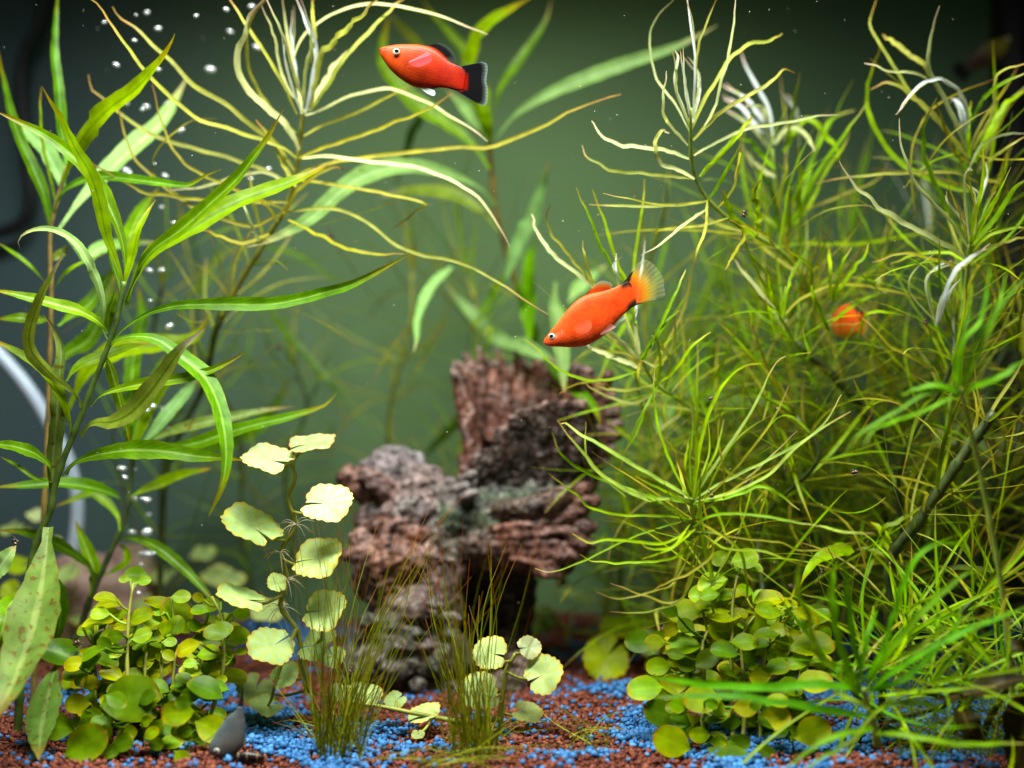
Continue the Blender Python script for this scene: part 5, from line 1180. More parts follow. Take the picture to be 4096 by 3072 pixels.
V, F, C_ = [], [], []
for a, b_, c_ in DW:
    o = len(V); V += a; F += [tuple(o+i for i in f) for f in b_]; C_ += c_
tmp = bpy.data.meshes.new('tmp'); tmp.from_pydata([tuple(v) for v in V], [], F); to = bpy.data.objects.new('tmp', tmp); COL.objects.link(to)
rm = to.modifiers.new('r', 'REMESH'); rm.mode = 'VOXEL'; rm.voxel_size = .00085; rm.use_smooth_shade = True
dg = bpy.context.evaluated_depsgraph_get(); me = bpy.data.meshes.new_from_object(to.evaluated_get(dg)); bpy.data.objects.remove(to)
me.name = 'driftwood'
kd = kdtree.KDTree(len(V))
for i, v in enumerate(V): kd.insert(v, i)
kd.balance()
nv = len(me.vertices); co = np.empty(nv*3); me.vertices.foreach_get('co', co); co = co.reshape(-1, 3); no = np.empty(nv*3); me.vertex_normals.foreach_get('vector', no); no = no.reshape(-1, 3)
tint = np.ones((nv, 4)); new = co.copy()
Vor = noise.voronoi; NO = noise.noise
for i in range(nv):
    p = Vector(co[i]); hit = kd.find_n(p, 3); cs = np.zeros(3); ws = 0
    for _, j, ds in hit:
        wq = 1/(ds+1e-4); cs += np.array(C_[j])*wq; ws += wq
    cs /= ws
    redness = min(1, max(0, (cs[0]/(cs[1]+.01)-1.6)/1.2))
    f1 = NO(p*70); dd_, _ = Vor(Vector((p.x*190, p.y*190, p.z*300))); crack = min(1, (dd_[1]-dd_[0])*2.4)
    fine = NO(p*420)*.5+NO(p*900)*.3
    st_ = NO(Vector((p.x*120+3*NO(p*60), p.y*120, p.z*300+4*NO(p*90)))); rg = 1-abs(NO((Vector((p.x*150, p.y*150, p.z*110)) if p.z < .075 else Vector((p.x*105, p.y*105, p.z*200)))+Vector((2*NO(p*48+Vector((4,4,4))),0,2.5*NO(p*55)))))*2.2
    disp = (.0005*(crack-.6)*(1-redness*.9)*max(0, NO(p*65)+.5)+(.0008*(rg-.4)+.0005*st_)*(1-redness*.78)+.0006*f1+.0006*fine)
    new[i] = co[i]+no[i]*disp
    # paint: lilac dry-brushing in blotches on the grey parts
    blot = min(1, max(0, NO(p*55+Vector((7,0,0)))*2.2+.1))*(1-redness)*.35 if cs.sum() > .42 else 0
    cs = cs*(1-blot)+np.array((.42,.36,.36))*blot
    tint[i,:3] = np.clip(cs*.55*(1+.8*NO(p*130+Vector((0,3,0)))+.25*st_), .005, 1)
me.vertices.foreach_set('co', new.ravel())
a_ = me.color_attributes.new('tint', 'FLOAT_COLOR', 'POINT'); a_.data.foreach_set('color', tint.astype(np.float32).ravel()); me.update()
m, nt, out = new_mat('painted_resin_wood'); L = nt.links.new
at = N(nt, 'Attribute', attribute_name='tint'); tc = N(nt, 'TexCoord'); nz = N(nt, 'TexNoise'); nz.inputs['Scale'].default_value = 380; nz.inputs['Detail'].default_value = 6; L(tc.outputs['Object'], nz.inputs['Vector'])
n2 = N(nt, 'TexNoise'); n2.inputs['Scale'].default_value = 900; n2.inputs['Detail'].default_value = 3; L(tc.outputs['Object'], n2.inputs['Vector'])
vl = ramp(nt, nz.outputs[0], [(.38, (.16,.14,.14)), (.50, (.8,.8,.8)), (.70, (1.0,1.0,1.0))])
c = mixc(nt, 1.0, at.outputs['Color'], vl, 'MULTIPLY'); hl = ramp(nt, nz.outputs[0], [(.60, (0,0,0)), (.74, (.35,.35,.35))]); c = mixc(nt, hl, c, (.52,.42,.40))
bp = N(nt, 'Bump'); bp.inputs['Strength'].default_value = .7; bp.inputs['Distance'].default_value = .0007; L(nz.outputs[0], bp.inputs['Height'])
pb = N(nt, 'BsdfPrincipled'); L(c, pb.inputs['Base Color']); pb.inputs['Roughness'].default_value = .55; pb.inputs['Specular IOR Level'].default_value = .3; L(bp.outputs[0], pb.inputs['Normal']); L(pb.outputs[0], out.inputs[0])
me.materials.clear(); me.materials.append(m); me.polygons.foreach_set('use_smooth', np.ones(len(me.polygons), dtype=bool))
o = bpy.data.objects.new('driftwood', me); COL.objects.link(o)
tag(o, 'reddish brown driftwood ornament with a hollow ribbed stump and broken branch ends', 'ornament')
# pale pinkish stone behind the left bush
M['stone'] = plain_mat('pinkish_stone', (.22,.13,.11), (.40,.27,.23), 120, .7, .5, .002)
v, f = ico(4); ctr = P('G', 590, 600, .66); V = []
for q in v:
    k_ = 1+.3*noise.fractal(Vector(q)*1.5+Vector((9,0,0)), 1, 2, 4); V.append(ctr+Vector((q[0]*.030, q[1]*.022, q[2]*.026-.006))*k_)
tag(mesh_obj('stone', V, [tuple(t) for t in f], M['stone']), 'pinkish blurred stone lying behind the left oval-leaved bush', 'stone')
v, f = ico(4); ctr = P('G', 760, 500, .685); V = []
for q in v:
    k_ = 1+.3*noise.fractal(Vector(q)*1.5+Vector((29,0,0)), 1, 2, 4); V.append(ctr+Vector((q[0]*.020, q[1]*.016, q[2]*.022-.006))*k_)
tag(mesh_obj('stone', V, [tuple(t) for t in f], M['stone']), 'smaller pinkish stone right of the larger one, behind the left bush', 'stone')
# ------------------------------------------------------------------ fish
def tint_mat(name, rough=.35, spec=.4, scales=True, alpha=False, sss=0.0):
    m, nt, out = new_mat(name); L = nt.links.new
    at = N(nt, 'Attribute', attribute_name='tint'); pb = N(nt, 'BsdfPrincipled'); pb.inputs['Roughness'].default_value = rough; pb.inputs['Specular IOR Level'].default_value = spec
    c = at.outputs['Color']
    if scales:
        uv = N(nt, 'UVMap'); vo = N(nt, 'TexVoronoi'); vo.inputs['Scale'].default_value = 1.0; mp = N(nt, 'Mapping'); mp.inputs['Scale'].default_value = (34, 34, 1); L(uv.outputs[0], mp.inputs[0]); L(mp.outputs[0], vo.inputs['Vector'])
        vo.inputs['Randomness'].default_value = .35
        r = ramp(nt, vo.outputs['Distance'], [(.25, (1.03,1.05,1.05)), (.6, (.92,.87,.87))]); c = mixc(nt, 1, c, r, 'MULTIPLY')
        tc = N(nt, 'TexCoord'); nz = N(nt, 'TexNoise'); nz.inputs['Scale'].default_value = 260; nz.inputs['Detail'].default_value = 4; L(tc.outputs['Object'], nz.inputs['Vector']); r2 = ramp(nt, nz.outputs[0], [(.32, (.72,.66,.66)), (.55, (1,1,1)), (.72, (1.0,1.0,1.0))]); c = mixc(nt, 1, c, r2, 'MULTIPLY')
        bp = N(nt, 'Bump'); bp.inputs['Strength'].default_value = .25; bp.inputs['Distance'].default_value = .0002; bp.invert = True; L(vo.outputs['Distance'], bp.inputs['Height']); L(bp.outputs[0], pb.inputs['Normal'])
    L(c, pb.inputs['Base Color'])
    if sss: pb.inputs['Subsurface Weight'].default_value = sss; pb.inputs['Subsurface Radius'].default_value = (1, .25, .1); pb.inputs['Subsurface Scale'].default_value = .002
    sh = pb.outputs[0]
    if alpha:
        tl = N(nt, 'BsdfTranslucent'); L(c, tl.inputs[0]); mx0 = N(nt, 'MixShader'); mx0.inputs[0].default_value = .4; L(sh, mx0.inputs[1]); L(tl.outputs[0], mx0.inputs[2])
        tp = N(nt, 'BsdfTransparent'); mx = N(nt, 'MixShader'); L(at.outputs['Alpha'], mx.inputs[0]); L(tp.outputs[0], mx.inputs[1]); L(mx0.outputs[0], mx.inputs[2]); sh = mx.outputs[0]
    L(sh, out.inputs[0]); return m
M['fish_skin'] = tint_mat('fish_skin', .42, .16, True, False, .08); M['fish_fin'] = tint_mat('fish_fin', .85, .03, False, True)
M['eye_white'] = plain_mat('fish_eye_silver', (.34,.33,.24), (.60,.60,.50), 900, .18, 0, spec=.6); M['pupil'] = plain_mat('fish_pupil_black', (.004,.004,.004), (.008,.006,.004), 50, .12, 0, spec=.6)
M['eye_gold'] = plain_mat('fish_eye_gold', (.42,.30,.10), (.65,.52,.22), 900, .25, 0, spec=.5)
def resample(pts, n):
    return [(q.x, q.y) for q in spline([Vector((x, y, 0)) for x, y in pts], n)]
def fish(label, org, scale, c0, top, bot, thick, body_col, fins, eye, frame=None, n=44, seg=28, gill=None, mouth=None, rot2=0.0, group='small fish swimming in the tank'):
    """top/bot: outline traced from nose to tail root (picture pixels, y down), c0 = picture point that lies at org"""
    ex, ey, ez = frame or (Vector((1,0,0)), Vector((0,1,0)), Vector((0,0,1)))
    cr, sr = math.cos(rot2), math.sin(rot2)
    def loc(x, y, h=0.0):
        X = (x-c0[0])*scale; Z = -(y-c0[1])*scale; X, Z = X*cr-Z*sr, X*sr+Z*cr
        return Vector(org)+ex*X+ez*Z+ey*(h*scale)
    root = thing('fish', label, 'fish', tuple(org), group)
    T_ = resample(top, n); B_ = resample(bot, n); V, F, UV, CC = [], [], [], []
    for i in range(n+1):
        t = i/n; cx, cy = (T_[i][0]+B_[i][0])/2, (T_[i][1]+B_[i][1])/2; hx, hy = (T_[i][0]-B_[i][0])/2, (T_[i][1]-B_[i][1])/2
        hl = math.hypot(hx, hy); wt = thick*hl*(.95-.62*t**1.3)*(1-.92*t**9)
        if i == 0: hx, hy, wt = hx*.2, hy*.2, wt*.2
        for k in range(seg):
            a = 2*math.pi*k/seg; sv = math.cos(a); wv = math.sin(a)*(1-.15*sv)
            sx = abs(wv)**.92*(1 if wv >= 0 else -1)
            V.append(loc(cx+hx*sv, cy+hy*sv, sx*wt)); UV.append((t*1.0, .5+.5*sv*.42)); CC.append((*body_col(t, sv), 1))
    for i in range(n):
        for k in range(seg): F.append((i*seg+k, i*seg+(k+1) % seg, (i+1)*seg+(k+1) % seg, (i+1)*seg+k))
    F.append(tuple(range(seg))[::-1]); F.append(tuple(n*seg+k for k in range(seg)))
    mesh_obj('body', V, F, M['fish_skin'], root, UV, col=CC)
    for f in fins:
        nm, base, outer, colf, h0, h1 = f[:6]; rays = f[6] if len(f) > 6 else 12
        nn, mm = rays*4, 9; b_ = resample(base, nn); o_ = resample(outer, nn); V, F, UV, CC = [], [], [], []
        for i in range(nn+1):
            for j in range(mm+1):
                s = j/mm; x = b_[i][0]+(o_[i][0]-b_[i][0])*s; y = b_[i][1]+(o_[i][1]-b_[i][1])*s
                h = h0+(h1-h0)*s+(3.0*s if i % 4 == 0 else 0)+6*math.sin(i/nn*7)*s
                V.append(loc(x, y, h)); UV.append((i/nn, s)); CC.append(colf(i/nn, s, i % 4 == 0))
        for i in range(nn):
            for j in range(mm): a = i*(mm+1)+j; F.append((a, a+mm+1, a+mm+2, a+1))
        mesh_obj(nm, V, F, M['fish_fin'], root, UV, col=CC)
    if eye:
        (ex_, ey_, er, px_, py_, pr), hh = eye
        for sgn in (-1, 1):
            def ball(x, y, r_, depth, mat, nm, par):
                v, f_ = ico(3); VV = [loc(x+q[0]*r_, y-q[2]*r_, sgn*(depth+q[1]*sgn*r_*.34)) for q in v]
                return mesh_obj(nm, VV, [tuple(t) for t in f_], M[mat], par)
            e = ball(ex_, ey_, er, hh, 'eye_white', 'eye', root)
            ball(px_, py_, pr, hh+er*.17, 'pupil', 'pupil', e)
    if mouth:
        tube('mouth', [loc(x, y, h) for x, y, h in mouth], scale*5, M['pupil'] if False else M['mouth'], root, 6, 8)
    if gill:
        tube('gill_edge', [loc(x, y, h) for x, y, h in gill], scale*5, M['gill'], root, 6, 10)
    return root
M['mouth'] = plain_mat('fish_mouth_dark_red', (.16,.02,.008), (.20,.03,.01), 300, .5, 0)
M['gill'] = plain_mat('fish_gill_red', (.30,.022,.006), (.36,.03,.008), 300, .5, 0)
def lerp3(a, b, t): t = max(0, min(1, t)); return tuple(a[i]+(b[i]-a[i])*t for i in range(len(a)))
# red fish with black tail (crop Y)
top1 = [(152,345),(230,302),(400,268),(560,252),(750,252),(900,266),(1040,298),(1150,352),(1250,432),(1370,540),(1480,600),(1620,655),(1700,760)]
bot1 = [(158,360),(185,450),(255,560),(340,680),(450,790),(560,880),(680,958),(800,1010),(950,1032),(1100,1035),(1300,1022),(1500,1060),(1660,1060)]
def red_body(t, s):
    c = lerp3((.42,.050,.002), (.30,.012,.0008), (t-.1)*1.6)
    c = lerp3(c, (.50,.075,.004), max(0, s-.35)*.9*(1-t))
    if t > .9: c = lerp3(c, (.32,.005,.001), (t-.9)*8)
    if t > .86 and abs(s) > .72: c = lerp3(c, (.02,.006,.004), (abs(s)-.72)*3.5)
    return c
def blk_tail(u, s, ray):
    a = 1.0; c = (.006,.006,.007)
    e = max(s-.87, (u-.965)*1.3, (.02-u)*1.3)
    q = .02+.30*max(0, math.sin(math.pi*min(1, max(0, (u-.04)*1.06))))**.7
    if s < q: return (*lerp3((.30,.005,.001), c, max(0, (s-q+.05)/.05)), 1)
    if e > 0: c = lerp3(c, (.34,.46,.44), e*6); a = 1-.55*min(1, e*6)
    return (*c, a)
def blk_dorsal(u, s, ray):
    c = (.008,.008,.009); a = .97
    if s < .22: c = lerp3((.66,.05,.01), c, s/.22)
    if s > .70 or u > .72: e = max(s-.70, (u-.72)*.9); a = .97-2.2*e*(.35 if ray else 1.0); c = lerp3(c, (.12,.15,.14), e*2)
    return (*c, max(.25, a))
YD = .497; sY = px('Y', 1, YD)
fish('red fish with a black tail and black back fin, nose up at the top', P('Y', 900, 650, YD), sY, (900, 650), top1, bot1, .46, red_body, [
 ('tail_fin', [(1560,650),(1585,740),(1600,850),(1590,930),(1560,1020),(1480,1056)], [(1985,560),(2062,592),(2082,690),(2060,900),(2086,1060),(2062,1318),(1930,1318)][:7], blk_tail, 0, 10, 16),
 ('back_fin', [(1020,292),(1120,335),(1230,415),(1340,515),(1400,560)], [(1140,240),(1235,230),(1350,275),(1450,365),(1500,455),(1530,560),(1500,585)], blk_dorsal, 0, -6, 14),
 ('belly_fin', [(860,1015),(930,1015),(1000,1020)], [(1010,1130),(1090,1170),(1130,1178),(1160,1150),(1150,1085)], lambda u, s, r: (.66,.74,.74,.25+.55*s), -10, -60, 8),
 ('anal_fin', [(950,1005),(1050,1012),(1150,1005),(1280,1000)], [(960,1006),(1080,1048),(1180,1042),(1290,1004)], lambda u, s, r: (.05,.03,.035,.95) if s > .3 else (.30,.14,.16,.95), -14, -20, 8),
 ('side_fin', [(700,600),(720,640),(760,690)], [(1048,440),(1110,520),(1090,620),(1000,672),(890,705)], lambda u, s, r: (.62,.10,.14,.40 if not r else .52) if u > .16 else (.80,.36,.46,.7), -182, -240, 10),
 ], ((475,415,62,480,404,42), 122), mouth=[(150,350,0),(190,352,-40),(250,345,-75),(300,345,-95)], gill=[(650,400,-172),(700,480,-184),(690,580,-186),(620,680,-170)])
# orange fish (crop Z)
top2 = [(195,1350),(232,1288),(300,1200),(400,1080),(500,950),(600,830),(700,740),(800,680),(900,642),(1050,615),(1180,580),(1300,532),(1370,495),(1440,462),(1490,500)]
bot2 = [(205,1375),(250,1410),(350,1425),(450,1428),(600,1435),(750,1425),(850,1400),(950,1350),(1050,1290),(1180,1190),(1250,1090),(1330,995),(1420,920),(1500,850),(1570,775)]
def org_body(t, s):
    c = lerp3((.74,.085,.008), (.78,.065,.005), t*2); c = lerp3(c, (.80,.11,.015), max(0, s-.4)); c = lerp3(c, (.80,.17,.05), max(0, -.3-s)*.8*(1-t))
    if t > .87 and abs(s) > .45: c = lerp3(c, (.03,.015,.008), (abs(s)-.45)*4*min(1, (t-.87)*20))
    if .13 < t < .24 and -.2 < s < .35: c = lerp3(c, (.88,.36,.20), .45*abs(math.sin(t*170)))
    return c
def org_tail(u, s, ray):
    if u < .24-.18*s and s < .66: return (.025,.018,.012,.97)
    if u > .78+.16*s and s < .72: return (.025,.018,.012,.97)
    if u > .84 and s > .72: return (.74,.82,.86,.30+.6*(s-.72)/.28)
    c = lerp3((.90,.12,.012), (.80,.46,.02), (s-.18)*3); c = lerp3(c, (.70,.72,.40), (s-.48)*2.4)
    a = .98 if s < .40 else max(.16 if not ray else .34, .98-(s-.40)*2.4)
    return (*c, a)
def org_dorsal(u, s, ray):
    c = lerp3((.76,.07,.008), (.80,.32,.03), (s-.4)*2); c = lerp3(c, (.66,.70,.62), (s-.72)*3.5)
    if u < .12: c = lerp3(c, (.16,.02,.01), .6)
    return (*c, .97 if s < .5 else max(.35, .97-(s-.5)*1.3))
ZD = .495; sZ = px('Z', 1, ZD)
fish('orange fish diving nose down with a clear yellow-based tail, in front of the driftwood', P('Z', 850, 1000, ZD), sZ, (850, 1000), top2, bot2, .44, org_body, [
 ('tail_fin', [(1340,520),(1400,500),(1450,560),(1510,640),(1520,720),(1500,800),(1440,880)], [(1520,310),(1565,215),(1640,158),(1705,140),(1800,190),(1900,300),(1970,430),(1980,550),(1996,655),(1968,692),(1850,722),(1700,748)], org_tail, 0, 8, 18),
 ('back_fin', [(800,682),(900,645),(1050,618),(1150,595),(1185,582)], [(862,610),(930,530),(1030,462),(1120,458),(1212,498),(1205,545),(1190,580)], org_dorsal, 0, -8, 12),
 ('anal_fin', [(1185,1180),(1240,1110),(1300,1035),(1330,1000)], [(1245,1155),(1330,1075),(1402,1018),(1414,985),(1360,975)], lambda u, s, r: (.66,.74,.66,.40 if not r else .6), 0, -5, 8),
 ('belly_fin', [(1020,1240),(1050,1255),(1090,1250)], [(1190,1095),(1255,1130),(1240,1150),(1200,1180)], lambda u, s, r: (.86,.46,.40,.55), -60, -95, 6),
 ('side_fin', [(640,1150),(660,1200),(700,1250)], [(800,1010),(870,1040),(900,1110),(880,1190),(820,1240)], lambda u, s, r: (.90,.26,.13,.35 if not r else .5), -185, -215, 10),
 ], ((320,1282,52,314,1277,33), 116), mouth=[(192,1362,0),(225,1372,-30),(262,1378,-60)], gill=[(440,1130,-168),(490,1190,-176),(480,1290,-172),(420,1370,-130)])
# blurred orange fish in the thicket, seen nearly head-on
def fr(yaw, pitch=0.0, roll=0.0):
    Mx = Matrix.Rotation(yaw, 3, 'Z') @ Matrix.Rotation(pitch, 3, 'Y') @ Matrix.Rotation(roll, 3, 'X')
    return Mx @ Vector((1,0,0)), Mx @ Vector((0,1,0)), Mx @ Vector((0,0,1))
R2 = math.radians(-36)
fin2 = [('tail_fin', [(1372,545),(1500,455),(1600,590),(1625,690),(1480,862)], [(1565,215),(1705,140),(1900,300),(1980,550),(1996,655),(1700,748)], org_tail, 0, 8, 12),
        ('back_fin', [(800,682),(1050,618),(1185,582)], [(862,610),(1030,462),(1212,498),(1190,580)], org_dorsal, 0, -8, 8)]
fish('small blurred orange fish seen nearly head-on deep in the right thicket', P('U', 1827, 692, .585), px('Z', 1, .585)*.78, (850, 1000), top2, bot2, .72, lambda t, s: lerp3((.90,.10,.01), (.90,.34,.03), max(0, -s*.6+.1)), fin2, ((320,1282,52,314,1277,33), 116), frame=fr(math.radians(-84)), rot2=R2)
# dim fish at the top right corner
fish('dim olive-yellow fish with dark tail hovering by the black corner strip', P('U', 2140, 112, .70), px('Z', 1, .70)*.50, (850, 1000), top2, bot2, .44, lambda t, s: lerp3((.12,.115,.010), (.03,.012,.006), (t-.25)*2.2), [
  ('tail_fin', fin2[0][1], fin2[0][2], lambda u, s, r: (.010,.009,.010,.95), 0, 8, 12), ('back_fin', fin2[1][1], fin2[1][2], lambda u, s, r: (.05,.04,.015,.8), 0, -8, 8)], ((320,1282,52,314,1277,33), 116), frame=(Vector((-1,0,0)), Vector((0,-1,0)), Vector((0,0,1))), rot2=math.radians(-66))
# grey fish, head down on the gravel
def grey(t, s): return lerp3(lerp3((.085,.10,.10), (.13,.09,.06), .4*max(0, 1-abs(t-.35)*4)), (.12,.20,.21), max(0, s-.1)*.7)
top5 = [(560,1210),(500,1120),(520,1000),(590,880),(680,740),(760,630),(840,570),(900,520),(920,470)]
bot5 = [(720,1240),(840,1225),(930,1150),(1000,1040),(1030,900),(1040,760),(1030,640),(1010,540),(990,470)]
QD = .462; sQ = px('Q', 1, QD)
fish('translucent grey-brown fish standing head down on the blue gravel beside the left bush', P('Q', 780, 900, QD), sQ, (780, 900), top5, bot5, .52, grey, [
  ('tail_fin', [(890,520),(950,480),(1010,510)], [(880,540),(960,330),(995,150),(1010,300),(1010,470)], lambda u, s, r: (.02,.025,.02,.95) if s < .9 else (.1,.14,.12,.6), 0, 10, 8),
  ('back_fin', [(560,1000),(600,880),(680,745)], [(330,1000),(400,980),(500,960)], lambda u, s, r: (.16,.18,.18,.35), 0, 6, 8),
  ('belly_fin', [(1010,1020),(1030,900),(1030,830)], [(1040,1010),(1048,930),(1030,850)], lambda u, s, r: (.45,.40,.05,.8), 0, 2, 5)],
  ((640,1090,46,634,1096,26), 120))
# ------------------------------------------------------------------ snails
M['shell'] = plain_mat('brown_snail_shell', (.022,.012,.007), (.075,.040,.022), 700, .22, .15, .0002, spec=.6, c3=(.16,.10,.06))
M['snail_skin'] = plain_mat('snail_foot_dark', (.03,.024,.018), (.07,.055,.04), 500, .4, .2)
M['shell_band'] = plain_mat('banded_snail_pale_ring', (.16,.10,.04), (.26,.17,.08), 500, .35)
M['shell_black'] = plain_mat('banded_snail_dark_shell', (.010,.006,.005), (.022,.014,.012), 500, .3, .2)
def snail(x, y, c, d, size, ang, label):
    """pond snail: a coiled shell of growing whorls and a foot"""
    ctr = P(c, x, y, d); s = size; root = thing('snail', label, 'snail', ctr, 'small brown snails on the plants')
    R_ = Matrix.Rotation(ang, 3, 'Y'); pts, rad = [], []
    for i in range(46):
        t = i/45; a = t*2.6*2*math.pi; g = .12+.88*t**1.5
        pts.append(ctr+R_ @ Vector((math.cos(a)*g*s*.46, math.sin(a)*g*s*.46, (t-.75)*s*1.25*(1-.25*t)))); rad.append(s*.50*g)
    V, F, UV = tube_geo(pts, rad, 12); mesh_obj('shell', V, F, M['shell'], root, UV)
    f0 = pts[-1]+R_ @ Vector((0, 0, s*.45)); f1 = f0+R_ @ Vector((-s*.9, 0, s*.35))
    tube('foot', [f0+R_ @ Vector((s*.8, 0, 0)), f0, f1], s*.22, M['snail_skin'], root, 8, 8, s*.10)
for a in ((715,513,'U',.56,.0016,.4,'round brown snail on a leaf right of the left plant stem, above the white leaves'), (1607,464,'U',.515,.0016,1.2,'dark snail on the kinked stem under the white crown'),
          (1612,1043,'U',.478,.0015,2.0,'glossy brown snail on a narrow leaf right of the sharp whorl'), (1537,1069,'U',.477,.0015,.3,'dark brown snail lying between the leaf bases of the sharp whorl'),
          (1844,1020,'U',.50,.0016,2.8,'brown snail hanging under a curved leaf left of the dark forked stem'), (1588,1161,'U',.476,.0015,1.6,'brown snail on a leaf just above the right bush'),
          (1569,1172,'U',.482,.0011,.2,'tiny dark snail left of the one above the right bush'), (1776,1236,'U',.52,.0014,1.0,'dark snail in the shade right of the bush top'),
          (1707,1266,'U',.52,.0012,2.2,'small purplish snail on a stalk right of the bush top'), (34,1173,'U',.485,.0016,.6,'brown snail on the big old leaf at the left edge'),
          (164,1389,'U',.49,.0018,2.4,'round dark snail at the foot of the stem by the left bush'), (758,1449,'U',.468,.0014,1.3,'dark snail low down among the tall hair grass'),
          (600,752,'U',.62,.0016,.9,'blurred dark snail on a leaf end in the open water'), (1006,365,'U',.0,0,0,'')):
    if a[4]: snail(*a)
for a in ((1020,494,'F',.56,.0012,.4,'dim dark snail upper of two behind the leaning cut stem'), (572,590,'F',.60,.0020,1.4,'blurred dark snail left of the cut stem top'), (355,880,'F',.485,.0011,2.6,'slender brown snail on a leaf beside the large pale blurred leaf'),
          (1628,430,'F',.52,.0012,1.0,'small reddish snail below the white curling leaves at the right'), (75,770,'I',.54,.0024,1.8,'blurred dark snail behind the left side of the right bush')):
    snail(*a)
# banded snail on the gravel
ctr = P('Q', 1130, 1205, .458); root = thing('snail', 'small black snail with thin pale rings on the blue gravel beside the grey fish', 'snail', ctr)
l_ = px('Q', 1, .458)
pts = [ctr+Vector((x*l_, 0, z*l_)) for x, z in ((-240,0),(-180,6),(-90,8),(0,4),(90,-4),(160,-10),(200,-14))]
V, F, UV = tube_geo(spline(pts, 26), [l_*r_ for r_ in np.interp(np.linspace(0, 1, 27), [0,.1,.35,.6,.85,1], [22,60,78,74,50,18])], 16); mesh_obj('shell', V, F, M['shell_black'], root, UV)
for x, r_, z in ((-190,62,6), (-58,80,8), (88,66,-5)):
    V, F, UV = tube_geo([ctr+Vector(((x-9)*l_, 0, z*l_)), ctr+Vector(((x+9)*l_, 0, z*l_))], [r_*l_*1.02]*2, 18); mesh_obj('shell_ring', V, F, M['shell_band'], root, UV)
V, F, UV = tube_geo(spline([ctr+Vector((180*l_, 0, -40*l_)), ctr+Vector((40*l_, -.0004, -70*l_)), ctr+Vector((-260*l_, 0, -70*l_))], 8), [l_*r_ for r_ in (16,30,34,34,32,30,26,20,10)], 8); mesh_obj('foot', V, F, M['snail_skin'], root, UV)
# ------------------------------------------------------------------ air hose, cable, bubbles
M['hose'] = plain_mat('milky_air_hose', (.42,.52,.66), (.52,.62,.76), 60, .25, .05, spec=.6)
o = tube('air_hose', stem_pts('D', [(-160,480),(-40,620),(60,730),(160,850),(260,1000),(350,1170),(420,1300),(465,1450),(490,1600),(480,1800),(440,1990),(420,2080)], .66), px('D', 42, .66), M['hose'], None, 14, 48)
tag(o, 'milky bluish air hose bending down behind the left willow-leaved plant', 'hose')
M['cable'] = plain_mat('black_cable', (.004,.005,.006), (.008,.009,.010), 60, .45)
o = tube('power_cable', stem_pts('A', [(310,-400),(280,0),(240,180),(160,330),(135,520),(150,800),(180,1050),(195,1250),(160,1380),(60,1450),(-120,1490)], .735), px('A', 40, .735), M['cable'], None, 12, 48)
tag(o, 'black power cable looping down the back wall at the left', 'cable')
m, nt, out = new_mat('air_bubble'); L = nt.links.new
gl = N(nt, 'BsdfGlossy'); gl.inputs[0].default_value = (.9,.95,1,1); gl.inputs[1].default_value = .18
df = N(nt, 'BsdfDiffuse'); df.inputs[0].default_value = (.93,.97,1,1); tl = N(nt, 'BsdfTranslucent'); tl.inputs[0].default_value = (.93,.97,1,1)
a1 = N(nt, 'AddShader'); mx1 = N(nt, 'MixShader'); mx1.inputs[0].default_value = .15; L(df.outputs[0], mx1.inputs[1]); L(tl.outputs[0], mx1.inputs[2])
mx2 = N(nt, 'MixShader'); mx2.inputs[0].default_value = .5; L(mx1.outputs[0], mx2.inputs[1]); L(gl.outputs[0], mx2.inputs[2])
tp = N(nt, 'BsdfTransparent'); lw = N(nt, 'LayerWeight'); lw.inputs[0].default_value = .35; mx3 = N(nt, 'MixShader'); rr = ramp(nt, lw.outputs[1], [(0, (.85,.85,.85)), (.8, (.95,.95,.95))]); L(rr, mx3.inputs[0]); L(tp.outputs[0], mx3.inputs[1]); L(mx2.outputs[0], mx3.inputs[2]); L(mx3.outputs[0], out.inputs[0]); M['bubble'] = m
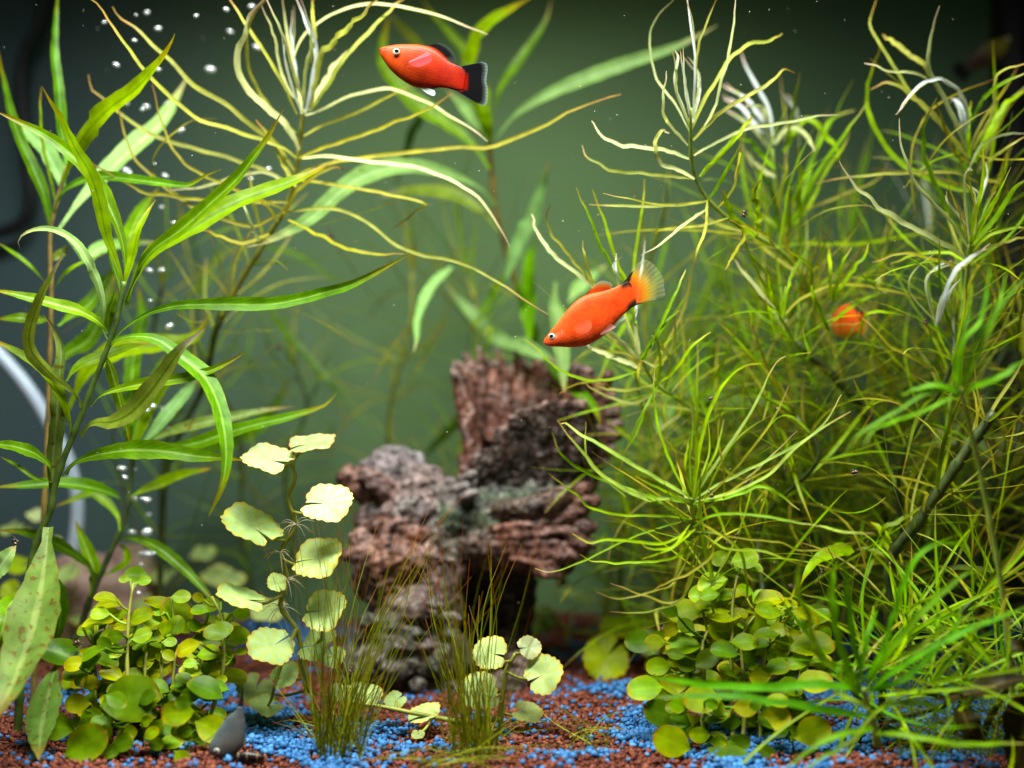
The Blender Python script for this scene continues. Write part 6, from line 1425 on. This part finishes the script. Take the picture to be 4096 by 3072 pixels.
BUB = [('A',x,y,s) for x,y,s in [(660,140,20),(1000,180,36),(850,255,20),(735,410,38),(1000,440,28),(795,650,28),(925,675,46),(1050,655,18),(1330,440,46),(1455,200,36),(1625,300,48),(1240,100,26),(930,80,32),(1145,825,28),(800,1080,42),(1045,1110,32),(1585,1130,36),(1695,1070,28),(1100,1410,30),(1020,1310,20),(1460,1250,34),(975,1035,20),(860,95,20),(1590,40,30),(1430,60,30),(900,690,24),(820,1095,24)]] + \
      [('D',x,y,s) for x,y,s in [(945,130,26),(1020,128,28),(950,320,20),(1070,483,26),(965,985,25),(925,1010,20),(1025,1000,20),(770,1380,32),(855,1385,12),(790,1435,24),(830,1565,14),(855,1572,18),(900,1570,18),(938,1575,26),(1070,1130,16)]] + \
      [('G',x,y,s) for x,y,s in [(905,0,32),(920,90,18),(820,200,26),(910,200,34),(875,340,24),(915,335,40),(950,330,20),(875,400,20),(1020,295,18),(860,575,16)]]
bv, bf = ico(3); bm_ = bpy.data.meshes.new('bubble'); bm_.from_pydata([tuple(q) for q in bv], [], [tuple(t) for t in bf]); bm_.polygons.foreach_set('use_smooth', np.ones(len(bm_.polygons), dtype=bool)); bm_.materials.append(m)
for c_, x, y, s in BUB:
    d = random.uniform(.545, .60); o = bpy.data.objects.new('bubble', bm_); COL.objects.link(o); o.location = P(c_, x, y, d); r_ = px(c_, s, d)*random.uniform(.45, .7)*(1.0 if c_ == 'A' else 1.35)
    o.scale = (r_*random.uniform(1, 1.35), r_, r_*random.uniform(.62, .85)); o.rotation_euler = (0, random.uniform(-.5, .5), 0)
    tag(o, 'air bubble glinting in the rising column behind the left plants', 'bubble', 'air bubbles rising at the left')
# drifting specks in the water
M['speck'] = plain_mat('drifting_speck', (.35,.36,.28), (.6,.6,.5), 300, .6, 0)
v, f = ico(1); V, F = [], []
for k in range(420):
    d = random.uniform(.46, .73); p = Vector((random.uniform(-.36, .36)*d, d, H+random.uniform(-.20, .27)*d))
    if p.x > .26: continue
    r_ = random.uniform(.00010, .00026); o_ = len(V); V += [p+Vector(q)*r_*random.uniform(.6, 1.2) for q in v]; F += [tuple(o_+i for i in t) for t in f]
o = mesh_obj('floating_debris', V, F, M['speck']); tag(o, 'fine pale specks of debris drifting through the water', 'debris'); o['kind'] = 'stuff'
